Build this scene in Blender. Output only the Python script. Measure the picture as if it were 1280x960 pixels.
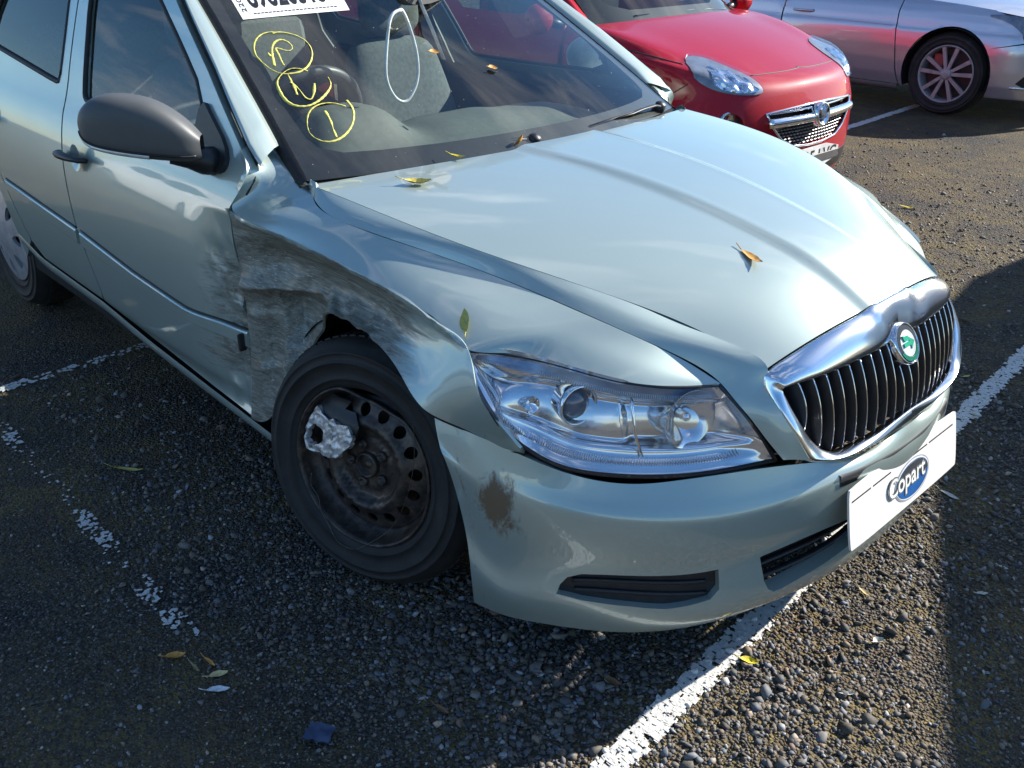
import bpy, math, random
import numpy as np
from mathutils import Vector, Matrix, noise
from mathutils.geometry import delaunay_2d_cdt
R = math.radians
scn = bpy.context.scene
for o in list(bpy.data.objects): bpy.data.objects.remove(o)

# ------------------------------------------------------------------ camera
cam = bpy.data.objects.new('camera', bpy.data.cameras.new('camera'))
scn.collection.objects.link(cam); scn.camera = cam
cam.data.sensor_width = 36; cam.data.lens = 32.625
cam.data.clip_start = .05; cam.data.clip_end = 3000
_yaw, _pit, _rol = 2.376, -.471, .008
_f = Vector((math.cos(_yaw)*math.cos(_pit), math.sin(_yaw)*math.cos(_pit), math.sin(_pit)))
_r = Vector((math.sin(_yaw), -math.cos(_yaw), 0)); _u = _r.cross(_f)
_r, _u = _r*math.cos(_rol)+_u*math.sin(_rol), _u*math.cos(_rol)-_r*math.sin(_rol)
cam.matrix_world = Matrix(((_r.x, _u.x, -_f.x, 1.592), (_r.y, _u.y, -_f.y, -1.853), (_r.z, _u.z, -_f.z, 1.507), (0, 0, 0, 1)))

# ------------------------------------------------------------------ sky, sun, exposure
SUN = Vector((.62, 1.7, 1.02)).normalized()
w = bpy.data.worlds.new('World'); scn.world = w; w.use_nodes = True
nt = w.node_tree; nt.nodes.clear()
out = nt.nodes.new('ShaderNodeOutputWorld'); bg = nt.nodes.new('ShaderNodeBackground')
sky = nt.nodes.new('ShaderNodeTexSky'); sky.sky_type = 'NISHITA'; sky.sun_disc = False
sky.sun_elevation = math.asin(SUN.z); sky.sun_rotation = math.atan2(SUN.x, SUN.y)
sky.altitude = 60; sky.air_density = 1.0; sky.dust_density = .3; sky.ozone_density = 3.5
tc = nt.nodes.new('ShaderNodeTexCoord'); mp = nt.nodes.new('ShaderNodeMapping')
mp.inputs['Scale'].default_value = (1.0, 1.0, 2.6); mp.inputs['Rotation'].default_value = (0, 0, 1.009); mp.inputs['Location'].default_value = (5.82, 3.10, .70)
nz = nt.nodes.new('ShaderNodeTexNoise'); nz.inputs['Scale'].default_value = 2.1; nz.inputs['Detail'].default_value = 9; nz.inputs['Roughness'].default_value = .62; nz.inputs['Distortion'].default_value = .9
rp = nt.nodes.new('ShaderNodeValToRGB'); rp.color_ramp.elements[0].position = .55; rp.color_ramp.elements[1].position = .76
mx = nt.nodes.new('ShaderNodeMix'); mx.data_type = 'RGBA'; mx.inputs['B'].default_value = (9.5, 9.6, 10.0, 1)
ml = nt.nodes.new('ShaderNodeMath'); ml.operation = 'MULTIPLY'; ml.inputs[1].default_value = .8
L = nt.links.new
L(tc.outputs['Generated'], mp.inputs['Vector']); L(mp.outputs['Vector'], nz.inputs['Vector']); L(nz.outputs['Fac'], rp.inputs['Fac'])
L(rp.outputs['Color'], ml.inputs[0]); L(ml.outputs[0], mx.inputs['Factor']); hs = nt.nodes.new('ShaderNodeHueSaturation'); hs.inputs['Saturation'].default_value = 1.2; L(sky.outputs['Color'], hs.inputs['Color']); L(hs.outputs['Color'], mx.inputs['A']); L(mx.outputs['Result'], bg.inputs['Color'])
bg.inputs['Strength'].default_value = .088; L(bg.outputs['Background'], out.inputs['Surface'])
sl = bpy.data.lights.new('sun', 'SUN'); sl.energy = 5.0; sl.angle = R(.53); sl.color = (1, .95, .87)
so = bpy.data.objects.new('sun', sl); scn.collection.objects.link(so)
so.rotation_euler = SUN.to_track_quat('Z', 'Y').to_euler(); so.location = SUN*30
scn.view_settings.view_transform = 'Standard'; scn.view_settings.look = 'None'
scn.view_settings.exposure = 1.1; scn.view_settings.gamma = 1; scn.view_settings.use_curve_mapping = False
scn.render.engine = 'CYCLES'; scn.cycles.max_bounces = 7; scn.cycles.diffuse_bounces = 3; scn.cycles.glossy_bounces = 4; scn.cycles.transparent_max_bounces = 10; scn.cycles.caustics_reflective = False; scn.cycles.caustics_refractive = False

# ------------------------------------------------------------------ helpers
COL = scn.collection
random.seed(7); RNG = np.random.default_rng(7)
def nspl(k, P, t):
    k = np.asarray(k, float); P = np.asarray(P, float); t = np.asarray(t, float); n = len(k)
    if n == 2:
        q = ((t-k[0])/(k[1]-k[0]))[:, None]; return P[0]*(1-q)+P[1]*q
    h = np.diff(k); A = np.zeros((n, n)); B = np.zeros((n, P.shape[1])); A[0, 0] = A[-1, -1] = 1
    for i in range(1, n-1):
        A[i, i-1] = h[i-1]; A[i, i] = 2*(h[i-1]+h[i]); A[i, i+1] = h[i]
        B[i] = 6*((P[i+1]-P[i])/h[i]-(P[i]-P[i-1])/h[i-1])
    M = np.linalg.solve(A, B); j = np.clip(np.searchsorted(k, t, side='right')-1, 0, n-2)
    a = (k[j+1]-t)[:, None]; b = (t-k[j])[:, None]; H = h[j][:, None]
    return (M[j]*a**3+M[j+1]*b**3)/(6*H)+(P[j]/H-M[j]*H/6)*a+(P[j+1]/H-M[j+1]*H/6)*b
def knots(P, ax):
    d = np.linalg.norm(np.diff(P, axis=ax), axis=2).mean(axis=1-ax)**.75+1e-6
    k = np.concatenate([[0], np.cumsum(d)]); return k/k[-1]
class Patch:
    """smooth surface through a grid of 3D points"""
    def __init__(s, P):
        s.P = np.array(P, float); s.ku = knots(s.P, 0); s.kv = knots(s.P, 1)
        N = 120; s.N = N; s.G = s.grid(np.linspace(0, 1, N), np.linspace(0, 1, N))
        s.lu = np.linalg.norm(np.diff(s.G[:, N//2], axis=0), axis=1).sum(); s.lv = np.linalg.norm(np.diff(s.G[N//2], axis=0), axis=1).sum()
    def grid(s, u, v):
        A = np.stack([nspl(s.ku, s.P[:, j], u) for j in range(s.P.shape[1])], 1)
        return np.stack([nspl(s.kv, A[i], v) for i in range(len(u))])
    def __call__(s, u, v):
        N = s.N-1; u = np.clip(u, 0, 1)*N; v = np.clip(v, 0, 1)*N
        def cr(t):
            return np.stack([-.5*t+t*t-.5*t**3, 1-2.5*t*t+1.5*t**3, .5*t+2*t*t-1.5*t**3, -.5*t*t+.5*t**3], -1)
        i = np.minimum(u.astype(int), N-1); j = np.minimum(v.astype(int), N-1); a = cr(u-i); b = cr(v-j); out = 0
        Gp = np.pad(s.G, ((1, 1), (1, 1), (0, 0)), mode='reflect', reflect_type='odd')
        for p in range(4):
            for q in range(4):
                out = out+Gp[i+p, j+q]*(a[:, p]*b[:, q])[:, None]
        return out
def link(o, parent=None, kind=None, label=None, cat=None, group=None):
    COL.objects.link(o)
    if parent is not None: o.parent = parent
    if kind: o['kind'] = kind
    if label: o['label'] = label
    if cat: o['category'] = cat
    if group: o['group'] = group
    return o
def empty(name, loc=(0, 0, 0), **k):
    o = bpy.data.objects.new(name, None); o.location = loc; o.empty_display_size = .1; return link(o, **k)
def mesh(name, V, F, mat, parent=None, smooth=True, sharp=None, attr=None, normals=None, **k):
    me = bpy.data.meshes.new(name); V = np.asarray(V, float)
    me.from_pydata(V.tolist(), [], [list(map(int, f)) for f in F])
    if smooth is True: me.polygons.foreach_set('use_smooth', [True]*len(me.polygons))
    elif smooth is not False: me.polygons.foreach_set('use_smooth', [bool(q) for q in smooth])
    if attr is not None:
        for an, val in attr.items():
            a = me.attributes.new(an, 'FLOAT', 'POINT'); a.data.foreach_set('value', np.asarray(val, np.float32))
    me.update()
    if sharp is not None: me.set_sharp_from_angle(angle=R(sharp))
    if normals is not None: me.normals_split_custom_set_from_vertices([tuple(q) for q in normals])
    for m in (mat if isinstance(mat, (list, tuple)) else [mat]): me.materials.append(m)
    return link(bpy.data.objects.new(name, me), parent, **k)
class MB:
    """collects simple solids into one mesh"""
    def __init__(s): s.V = []; s.F = []; s.S = []; s.M = []; s.m = 0
    def add(s, V, F, sm=True):
        b = len(s.V); s.V += [tuple(map(float, v)) for v in V]; s.F += [[b+int(i) for i in f] for f in F]; s.S += [sm]*len(F); s.M += [s.m]*len(F); return s
    def box(s, c, d, rot=None, bev=0):
        c = np.array(c, float); d = np.array(d, float)/2; b = min(bev, min(d)*.9)
        if b <= 0:
            V = np.array([(x, y, z) for x in (-1, 1) for y in (-1, 1) for z in (-1, 1)])*d
            F = [(0, 1, 3, 2), (4, 6, 7, 5), (0, 4, 5, 1), (2, 3, 7, 6), (0, 2, 6, 4), (1, 5, 7, 3)]
        else:
            V = []; ix = {}
            for sx in (-1, 1):
                for sy in (-1, 1):
                    for sz in (-1, 1):
                        for a in range(3):
                            p = np.array([sx, sy, sz])*(d-b); p[a] += np.array([sx, sy, sz])[a]*b
                            ix[sx, sy, sz, a] = len(V); V.append(p)
            V = np.array(V); F = []; I = lambda x, y, z, a: ix[x, y, z, a]
            for a in range(3):
                o = [q for q in range(3) if q != a]
                for sg in (-1, 1):
                    q = []
                    for s1, s2 in ((-1, -1), (1, -1), (1, 1), (-1, 1)):
                        k = [0, 0, 0]; k[a] = sg; k[o[0]] = s1; k[o[1]] = s2; q.append(I(*k, a))
                    n = np.cross(V[q[1]]-V[q[0]], V[q[2]]-V[q[0]]); F.append(q if n[a]*sg > 0 else q[::-1])
                for s1 in (-1, 1):
                    for s2 in (-1, 1):
                        k0 = [0, 0, 0]; k1 = [0, 0, 0]; k0[a] = -1; k1[a] = 1; k0[o[0]] = k1[o[0]] = s1; k0[o[1]] = k1[o[1]] = s2
                        q = [I(*k0, o[0]), I(*k1, o[0]), I(*k1, o[1]), I(*k0, o[1])]
                        n = np.cross(V[q[1]]-V[q[0]], V[q[2]]-V[q[0]]); ct = V[q].mean(0); ct[a] = 0; F.append(q if n@ct > 0 else q[::-1])
            for sx in (-1, 1):
                for sy in (-1, 1):
                    for sz in (-1, 1):
                        q = [I(sx, sy, sz, 0), I(sx, sy, sz, 1), I(sx, sy, sz, 2)]; n = np.cross(V[q[1]]-V[q[0]], V[q[2]]-V[q[0]]); F.append(q if n@V[q].mean(0) > 0 else q[::-1])
        if rot is not None: V = V@np.array(rot).T
        return s.add(V+c, F, False)
    def tube(s, P, r, n=8, cap=True, closed=False, flat=1.0, up=None):
        P = np.array(P, float); m = len(P); r = np.broadcast_to(np.asarray(r, float), (m,))
        T = np.gradient(P, axis=0) if not closed else (np.roll(P, -1, 0)-np.roll(P, 1, 0)); T /= np.linalg.norm(T, axis=1)[:, None]+1e-12
        u = np.array(up if up is not None else ([0, 0, 1.] if abs(T[0][2]) < .9 else [1., 0, 0])); V = []
        for i in range(m):
            x = np.cross(T[i], u); x /= np.linalg.norm(x)+1e-12; y = np.cross(x, T[i])
            if up is None: u = y
            for k in range(n):
                a = 2*math.pi*k/n; V.append(P[i]+r[i]*(math.cos(a)*x+math.sin(a)*y*flat))
        F = []; mm = m if closed else m-1
        for i in range(mm):
            for k in range(n):
                a = i*n+k; b = i*n+(k+1) % n; c = ((i+1) % m)*n+(k+1) % n; d = ((i+1) % m)*n+k; F.append((a, b, c, d))
        if cap and not closed: F += [list(range(n))[::-1], [(m-1)*n+k for k in range(n)]]
        return s.add(V, F)
    def lathe(s, prof, n=32, M=None, a0=0, a1=2*math.pi):
        """profile of (radius, axial) pairs about local +Z, placed with 4x4 M"""
        V = []; F = []; m = len(prof); full = abs(a1-a0-2*math.pi) < 1e-6; nn = n if full else n+1
        for k in range(nn):
            a = a0+(a1-a0)*k/n
            for r, z in prof: V.append((r*math.cos(a), r*math.sin(a), z))
        for k in range(n):
            for i in range(m-1):
                a = k*m+i; b = ((k+1) % nn)*m+i; F.append((a, b, b+1, a+1))
        V = np.array(V)
        if M is not None: V = (np.array(M) @ np.c_[V, np.ones(len(V))].T).T[:, :3]
        return s.add(V, F)
    def grid(s, G, flip=False):
        G = np.asarray(G); a, b = G.shape[:2]; F = []
        for i in range(a-1):
            for j in range(b-1):
                q = (i*b+j, i*b+j+1, (i+1)*b+j+1, (i+1)*b+j); F.append(q[::-1] if flip else q)
        return s.add(G.reshape(-1, 3), F)
    def prism(s, P2, h0, h1, M=None):
        """extruded outline, local XY with height Z"""
        n = len(P2); V = [(x, y, h0) for x, y in P2]+[(x, y, h1) for x, y in P2]
        ar = sum(P2[i][0]*P2[(i+1) % n][1]-P2[(i+1) % n][0]*P2[i][1] for i in range(n))
        F = [list(range(n))[::-1], list(range(n, 2*n))]+[(i, (i+1) % n, n+(i+1) % n, n+i) for i in range(n)]
        if ar < 0: F = [f[::-1] for f in F]
        V = np.array(V, float)
        if M is not None: V = (np.array(M) @ np.c_[V, np.ones(len(V))].T).T[:, :3]
        return s.add(V, F, False)
    def mirror(s):
        b = MB(); b.V = [(x, -y, z) for x, y, z in s.V]; b.F = [f[::-1] for f in s.F]; b.S = s.S[:]; b.M = s.M[:]; return b
    def build(s, name, mat, parent=None, sharp=None, **k):
        o = mesh(name, s.V, s.F, mat, parent, s.S if sharp is None else True, sharp, **k)
        if max(s.M) > 0: o.data.polygons.foreach_set('material_index', s.M)
        return o
def inpoly(P, poly):
    x, y = P[:, 0], P[:, 1]; r = np.zeros(len(P), bool); n = len(poly)
    for i in range(n):
        x0, y0 = poly[i]; x1, y1 = poly[(i+1) % n]
        if y0 == y1: continue
        c = ((y0 > y) != (y1 > y)) & (x < (x1-x0)*(y-y0)/(y1-y0)+x0); r ^= c
    return r
def dense(poly, step, sc):
    o = []; n = len(poly); p = np.array(poly, float)
    for i in range(n):
        a, b = p[i], p[(i+1) % n]; m = max(1, int(np.ceil(np.linalg.norm((b-a)*sc)/step)))
        for k in range(m): o.append(a+(b-a)*k/m)
    return np.array(o)
def rounded(poly, it=2, closed=True):
    """corner-cutting so that traced outlines are smooth"""
    p = np.array(poly, float)
    for _ in range(it):
        q = np.roll(p, -1, 0); p = np.stack([p*.75+q*.25, p*.25+q*.75], 1).reshape(-1, p.shape[1])
    return p
def trim(name, fn, outer, holes=(), step=.02, sc=(1, 1), mat=None, parent=None, off=0.0, flange=.012, mirror=False, flip=False, disp=None, attr=None, holeflange=None, ctr=None, **k):
    """surface fn(u,v) cut to an outline with openings; edges are folded inwards so the panel has depth"""
    sc = np.array(sc, float); loops = [dense(outer, step*.7, sc)]+[dense(h, step*.7, sc) for h in holes]
    pts = []; edges = []
    for l in loops:
        b = len(pts); pts += [tuple(q*sc) for q in l]; edges += [(b+i, b+(i+1) % len(l)) for i in range(len(l))]
    nb = len(pts); lo = loops[0].min(0)*sc; hi = loops[0].max(0)*sc
    gx, gy = np.meshgrid(np.arange(lo[0]+step/2, hi[0], step), np.arange(lo[1]+step/2, hi[1], step)); g = np.c_[gx.ravel(), gy.ravel()]
    ins = inpoly(g, loops[0]*sc)
    for h in loops[1:]: ins &= ~inpoly(g, h*sc)
    B = np.array(pts); g = g[ins]
    if len(g):
        keep = np.ones(len(g), bool)
        for c in range(0, len(g), 2000):
            d = np.abs(g[c:c+2000, None]-B[None]).max(2).min(1); keep[c:c+2000] = d > step*.35
        g = g[keep]
    pts += [tuple(q) for q in g]
    rv, re, rf, ov, oe, of = delaunay_2d_cdt([Vector(p) for p in pts], edges, [], 0, 1e-7)
    P2 = np.array([tuple(v) for v in rv]); F = np.array([f[:3] for f in rf]); ct = P2[F].mean(1)
    ok = inpoly(ct, loops[0]*sc)
    for h in loops[1:]: ok &= ~inpoly(ct, h*sc)
    F = F[ok]; uv = P2/sc
    def surf(q):
        p = fn(q[:, 0], q[:, 1]); e = 2e-3/sc
        du = fn(q[:, 0]+e[0], q[:, 1])-fn(q[:, 0]-e[0], q[:, 1]); dv = fn(q[:, 0], q[:, 1]+e[1])-fn(q[:, 0], q[:, 1]-e[1])
        n = np.cross(du, dv); n /= np.linalg.norm(n, axis=1)[:, None]+1e-12; return p, (-n if flip else n)
    p, n = surf(uv); at = attr(p) if attr else None
    if ctr is not None and ((p-np.array(ctr))*n).sum() < 0: flip = not flip; n = -n
    if disp:
        p = disp(p, n); e = 1.5e-3/sc; q1 = uv+[e[0], 0]; q2 = uv+[0, e[1]]; a1 = fn(q1[:, 0], q1[:, 1]); a2_ = fn(q2[:, 0], q2[:, 1]); n2 = np.cross(disp(a1, n)-p, disp(a2_, n)-p); n2 /= np.linalg.norm(n2, axis=1)[:, None]+1e-12; n2 *= np.sign((n2*n).sum(1))[:, None]; ns = n2
    else: ns = n
    V = p+n*off
    fa = np.cross(V[F[:, 1]]-V[F[:, 0]], V[F[:, 2]]-V[F[:, 0]]); rev = (fa*n[F[:, 0]]).sum() < 0
    if rev: F = F[:, ::-1]
    # folded edges
    bmap = {}
    for i, v in enumerate(ov):
        for q in v: bmap[q] = i
    V = list(V); FF = [tuple(f) for f in F]; sm = [True]*len(FF); av = {a: list(b) for a, b in at.items()} if at else None; b0 = 0
    for li, l in enumerate(loops):
        fl = flange if li == 0 else (holeflange if holeflange is not None else flange)
        m = len(l)
        if fl > 0:
            idx = [bmap[b0+i] for i in range(m)]; base = len(V)
            for i in idx: V.append(V[i]); V.append(V[i]-n[i]*fl)
            if av:
                for a in av:
                    for i in idx: av[a] += [av[a][i]]*2
            a2 = np.sum(l[:, 0]*np.roll(l[:, 1], -1)-np.roll(l[:, 0], -1)*l[:, 1]); fw = bool((a2 > 0) ^ rev)
            for i in range(m):
                j = (i+1) % m; q = (base+2*i, base+2*i+1, base+2*j+1, base+2*j); FF.append(q if fw else q[::-1]); sm.append(False)
        b0 += m
    V = np.array(V); NS = np.zeros((len(V), 3)); NS[:len(ns)] = ns
    if mirror: V = V*[1, -1, 1]; NS = NS*[1, -1, 1]; FF = [f[::-1] for f in FF]
    return mesh(name, V, FF, mat, parent, sm, attr=av, normals=NS, **k)
def sheet(name, P, nu, nv, mat, parent=None, rng=(0, 1, 0, 1), mirror=False, flip=False, off=0, flange=.012, disp=None, attr=None, ctr=None, hint=None, **k):
    """whole patch as a regular grid with folded edges"""
    pa = P if isinstance(P, Patch) else Patch(P); u0, u1, v0, v1 = rng
    G = pa.grid(np.linspace(u0, u1, nu), np.linspace(v0, v1, nv))
    du = np.gradient(G, axis=0); dv = np.gradient(G, axis=1); N = np.cross(du, dv); N /= np.linalg.norm(N, axis=2)[..., None]+1e-12
    if ctr is not None: flip = bool(((G-np.array(ctr))*N).sum() < 0)
    if flip: N = -N
    p = G.reshape(-1, 3); n = N.reshape(-1, 3); at = attr(p) if attr else None
    if disp: p = disp(p, n)
    V = list(p+n*off); F = []
    for i in range(nu-1):
        for j in range(nv-1):
            q = (i*nv+j, (i+1)*nv+j, (i+1)*nv+j+1, i*nv+j+1); F.append(q[::-1] if flip else q)
    sm = [True]*len(F); av = {a: list(b) for a, b in at.items()} if at else None
    if flange:
        lp = [i*nv for i in range(nu)]+[(nu-1)*nv+j for j in range(1, nv)]+[i*nv+nv-1 for i in range(nu-2, -1, -1)]+[j for j in range(nv-2, 0, -1)]
        b = len(V); m = len(lp)
        for i in lp: V.append(V[i]); V.append(V[i]-n[i]*flange)
        if av:
            for a in av:
                for i in lp: av[a] += [av[a][i]]*2
        for i in range(m):
            j = (i+1) % m; q = (b+2*i, b+2*i+1, b+2*j+1, b+2*j); F.append(q[::-1] if flip else q); sm.append(False)
    V = np.array(V)
    if mirror: V = V*[1, -1, 1]; F = [f[::-1] for f in F]
    return mesh(name, V, F, mat, parent, sm, attr=av, **k)
def frame(o, z, x=None):
    """4x4 with local Z along z"""
    z = Vector(z).normalized(); x = Vector(x) if x is not None else (Vector((0, 0, 1)) if abs(z.z) < .9 else Vector((1, 0, 0)))
    y = z.cross(x).normalized(); x = y.cross(z)
    return Matrix(((x.x, y.x, z.x, o[0]), (x.y, y.y, z.y, o[1]), (x.z, y.z, z.z, o[2]), (0, 0, 0, 1)))
def sstep(a, b, x): t = np.clip((x-a)/(b-a), 0, 1); return t*t*(3-2*t)
def fbm(P, s, o=3, seed=0.0):
    return np.array([noise.fractal(Vector((p[0]*s+seed, p[1]*s-seed*.7, p[2]*s+seed*1.3)), 1.0, 2.0, o) for p in P])

# ------------------------------------------------------------------ materials
def nodes(name):
    m = bpy.data.materials.new(name); m.use_nodes = True; t = m.node_tree; return m, t, t.nodes['Principled BSDF']
def nd(t, ty, **k):
    n = t.nodes.new(ty)
    for a, v in k.items():
        if a in n.inputs: n.inputs[a].default_value = v
        else: setattr(n, a, v)
    return n
def ramp(t, src, stops):
    r = t.nodes.new('ShaderNodeValToRGB'); e = r.color_ramp.elements
    while len(e) < len(stops): e.new(.5)
    for q, (p, c) in zip(e, stops): q.position = p; q.color = (*c, 1) if len(c) == 3 else c
    t.links.new(src, r.inputs['Fac']); return r.outputs['Color']
def mixc(t, fac, a, b, mode='MIX'):
    m = t.nodes.new('ShaderNodeMix'); m.data_type = 'RGBA'; m.blend_type = mode
    for s, v in (('Factor', fac), ('A', a), ('B', b)):
        if hasattr(v, 'links'): t.links.new(v, m.inputs[s])
        elif s == 'Factor': m.inputs[s].default_value = v
        else: m.inputs[s].default_value = (*v, 1)
    return m.outputs['Result']
def noiset(t, scale, detail=4, rough=.55, dist=0, vec=None, out='Fac'):
    n = nd(t, 'ShaderNodeTexNoise', Scale=scale, Detail=detail, Roughness=rough, Distortion=dist)
    if vec is None:
        c = t.nodes.get('Texture Coordinate') or t.nodes.new('ShaderNodeTexCoord'); vec = c.outputs['Object']
    t.links.new(vec, n.inputs['Vector']); return n.outputs[out]
def bumpn(t, b, h, strength=.3, dist=.002, into=None):
    n = nd(t, 'ShaderNodeBump', Strength=strength, Distance=dist); t.links.new(h, n.inputs['Height'])
    if into is not None: t.links.new(into, n.inputs['Normal'])
    t.links.new(n.outputs['Normal'], b.inputs['Normal']); return n.outputs['Normal']
def plain(name, col, rough=.5, metal=0, coat=0, var=.25, vs=20, bump=0, bs=200, spec=.5):
    m, t, b = nodes(name); n = noiset(t, vs, 5, .6)
    c = ramp(t, n, [(.3, tuple(x*(1-var) for x in col)), (.7, tuple(min(1, x*(1+var)) for x in col))])
    t.links.new(c, b.inputs['Base Color']); b.inputs['Metallic'].default_value = metal; b.inputs['Roughness'].default_value = rough
    b.inputs['Coat Weight'].default_value = coat; b.inputs['Coat Roughness'].default_value = .04; b.inputs['Specular IOR Level'].default_value = spec
    if bump: bumpn(t, b, noiset(t, bs, 3), bump, .001)
    return m
def paint(name, col, metal=.6, rough=.36, dirt=.12, damage=False, ior=1.75, cw=1.0, sp=.5):
    m, t, b = nodes(name); L = t.links.new
    big = noiset(t, 3.5, 6, .62); spk = noiset(t, 230, 2, .5); fine = noiset(t, 40, 6, .7)
    c = mixc(t, ramp(t, big, [(.45, (0, 0, 0)), (.8, (dirt,)*3)]), col, tuple(x*.82+.03 for x in col))
    c = mixc(t, ramp(t, spk, [(.725, (0, 0, 0)), (.765, (.5,)*3)]), c, (.62, .60, .55))
    rr = ramp(t, big, [(.35, (rough-.02,)*3), (.75, (rough+.03,)*3)]); mt = None
    b.inputs['Coat Weight'].default_value = cw; b.inputs['Specular IOR Level'].default_value = sp; b.inputs['Coat IOR'].default_value = ior
    cr = ramp(t, big, [(.4, (.03,)*3), (.8, (.06,)*3)])
    b.inputs['Metallic'].default_value = metal
    if damage:
        at = nd(t, 'ShaderNodeAttribute', attribute_name='scrape'); st = nd(t, 'ShaderNodeAttribute', attribute_name='mud')
        co = t.nodes.new('ShaderNodeTexCoord'); mp = nd(t, 'ShaderNodeMapping'); mp.inputs['Scale'].default_value = (3.4, 24, 34); mp.inputs['Rotation'].default_value = (0, .22, 0)
        L(co.outputs['Object'], mp.inputs['Vector']); sk = noiset(t, 1.6, 8, .72, .6, mp.outputs['Vector'])
        mp2 = nd(t, 'ShaderNodeMapping'); mp2.inputs['Scale'].default_value = (7, 50, 70); mp2.inputs['Rotation'].default_value = (0, .35, 0)
        mp3 = nd(t, 'ShaderNodeMapping'); mp3.inputs['Scale'].default_value = (6, 160, 260); mp3.inputs['Rotation'].default_value = (0, .30, 0); L(co.outputs['Object'], mp3.inputs['Vector']); sk3 = noiset(t, 1.2, 3, .6, .15, mp3.outputs['Vector'])
        L(co.outputs['Object'], mp2.inputs['Vector']); sk2 = noiset(t, 1.5, 6, .7, .3, mp2.outputs['Vector'])
        mpm = nd(t, 'ShaderNodeMapping'); mpm.inputs['Scale'].default_value = (42, 42, 22); mpm.inputs['Rotation'].default_value = (.3, .5, 0); L(co.outputs['Object'], mpm.inputs['Vector'])
        def m2(op, a, b_):
            q = nd(t, 'ShaderNodeMath', operation=op)
            for i, v in enumerate((a, b_)):
                if hasattr(v, 'links'): L(v, q.inputs[i])
                else: q.inputs[i].default_value = v
            return q.outputs[0]
        # scraped-off lacquer, streaked along the body
        k = m2('ADD', at.outputs['Fac'], m2('MULTIPLY', m2('SUBTRACT', sk, .5), 1.1))
        msk = ramp(t, k, [(.36, (0, 0, 0)), (.66, (1, 1, 1))])
        scr = mixc(t, ramp(t, sk2, [(.40, (0, 0, 0)), (.60, (1, 1, 1))]), (.13, .128, .105), (.27, .275, .232)); scr = mixc(t, ramp(t, sk3, [(.60, (0, 0, 0)), (.66, (.75,)*3)]), scr, (.50, .50, .45)); scr = mixc(t, ramp(t, sk3, [(.33, (.7,)*3), (.38, (0, 0, 0))]), scr, (.09, .08, .065))
        scr = mixc(t, ramp(t, sk, [(.64, (0, 0, 0)), (.82, (.6,)*3)]), scr, (.10, .09, .07))
        scr = mixc(t, ramp(t, noiset(t, 14, 5, .7), [(.6, (0, 0, 0)), (.7, (.8,)*3)]), scr, (.26, .20, .13))
        c = mixc(t, msk, c, scr)
        k2 = m2('ADD', st.outputs['Fac'], m2('MULTIPLY', m2('SUBTRACT', noiset(t, 1.0, 7, .78, .5, mpm.outputs['Vector']), .5), 1.5)); mm = ramp(t, k2, [(.42, (0, 0, 0)), (.72, (.92,)*3)])
        c = mixc(t, mm, c, (.14, .082, .038))
        inv = m2('SUBTRACT', 1.0, m2('MULTIPLY', m2('MAXIMUM', m2('MULTIPLY', msk, .88), mm), .96)); L(inv, b.inputs['Coat Weight'])
        L(m2('MULTIPLY', inv, metal), b.inputs['Metallic'])
        r2 = mixc(t, msk, rr, (.55, .55, .55)); r2 = mixc(t, mm, r2, (.8, .8, .8)); rr = r2
        bn = bumpn(t, b, m2('MULTIPLY', m2('ADD', sk, m2('MULTIPLY', sk2, .6)), msk), .14, .003)
        L(bn, b.inputs['Coat Normal'])
    L(c, b.inputs['Base Color']); L(rr, b.inputs['Roughness']); L(cr, b.inputs['Coat Roughness'])
    return m
def glass(name, tint, refl=1.0, rough=.0, spots=False, film=.0):
    m = bpy.data.materials.new(name); m.use_nodes = True; t = m.node_tree; t.nodes.clear(); L = t.links.new
    o = nd(t, 'ShaderNodeOutputMaterial'); tr = nd(t, 'ShaderNodeBsdfTransparent'); tr.inputs['Color'].default_value = (*tint, 1)
    gl = nd(t, 'ShaderNodeBsdfGlossy', Roughness=rough); fr = nd(t, 'ShaderNodeLayerWeight', Blend=.5); pw = nd(t, 'ShaderNodeMath', operation='POWER'); pw.inputs[1].default_value = 5; L(fr.outputs['Facing'], pw.inputs[0]); mu = nd(t, 'ShaderNodeMath', operation='MULTIPLY_ADD', use_clamp=True); mu.inputs[1].default_value = .95*min(refl, 1.05); mu.inputs[2].default_value = .045*refl
    L(pw.outputs[0], mu.inputs[0]); x = nd(t, 'ShaderNodeMixShader'); L(mu.outputs[0], x.inputs[0]); L(tr.outputs[0], x.inputs[1]); L(gl.outputs[0], x.inputs[2]); last = x.outputs[0]
    if film or spots:
        df = nd(t, 'ShaderNodeBsdfDiffuse'); df.inputs['Color'].default_value = (.75, .74, .7, 1); y = nd(t, 'ShaderNodeMixShader')
        f = ramp(t, noiset(t, 5, 7, .65), [(.35, (film*.4,)*3), (.8, (film*1.6,)*3)])
        s = ramp(t, noiset(t, 150, 2, .5), [(.76, (0, 0, 0)), (.79, (.7,)*3)]); f = mixc(t, 1.0, f, s, 'ADD')
        L(f, y.inputs[0]); L(last, y.inputs[1]); L(df.outputs[0], y.inputs[2]); last = y.outputs[0]
    L(last, o.inputs['Surface']); return m
M_PAINT = paint('silver green metallic paint', (.41, .495, .455), .46, .40)
M_DAMP = paint('silver green metallic paint scraped', (.41, .495, .455), .46, .40, damage=True)
M_BLACK = plain('black plastic', (.018, .019, .021), .45, var=.3, vs=60, bump=.15, bs=600)
M_TRIM = plain('grey black textured plastic', (.080, .085, .087), .5, var=.06, vs=20, bump=.08, bs=900)
M_DARK = plain('dark cavity', (.006, .006, .007), .9)
M_RUB = plain('black rubber', (.012, .012, .013), .6, var=.4, vs=30)
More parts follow.
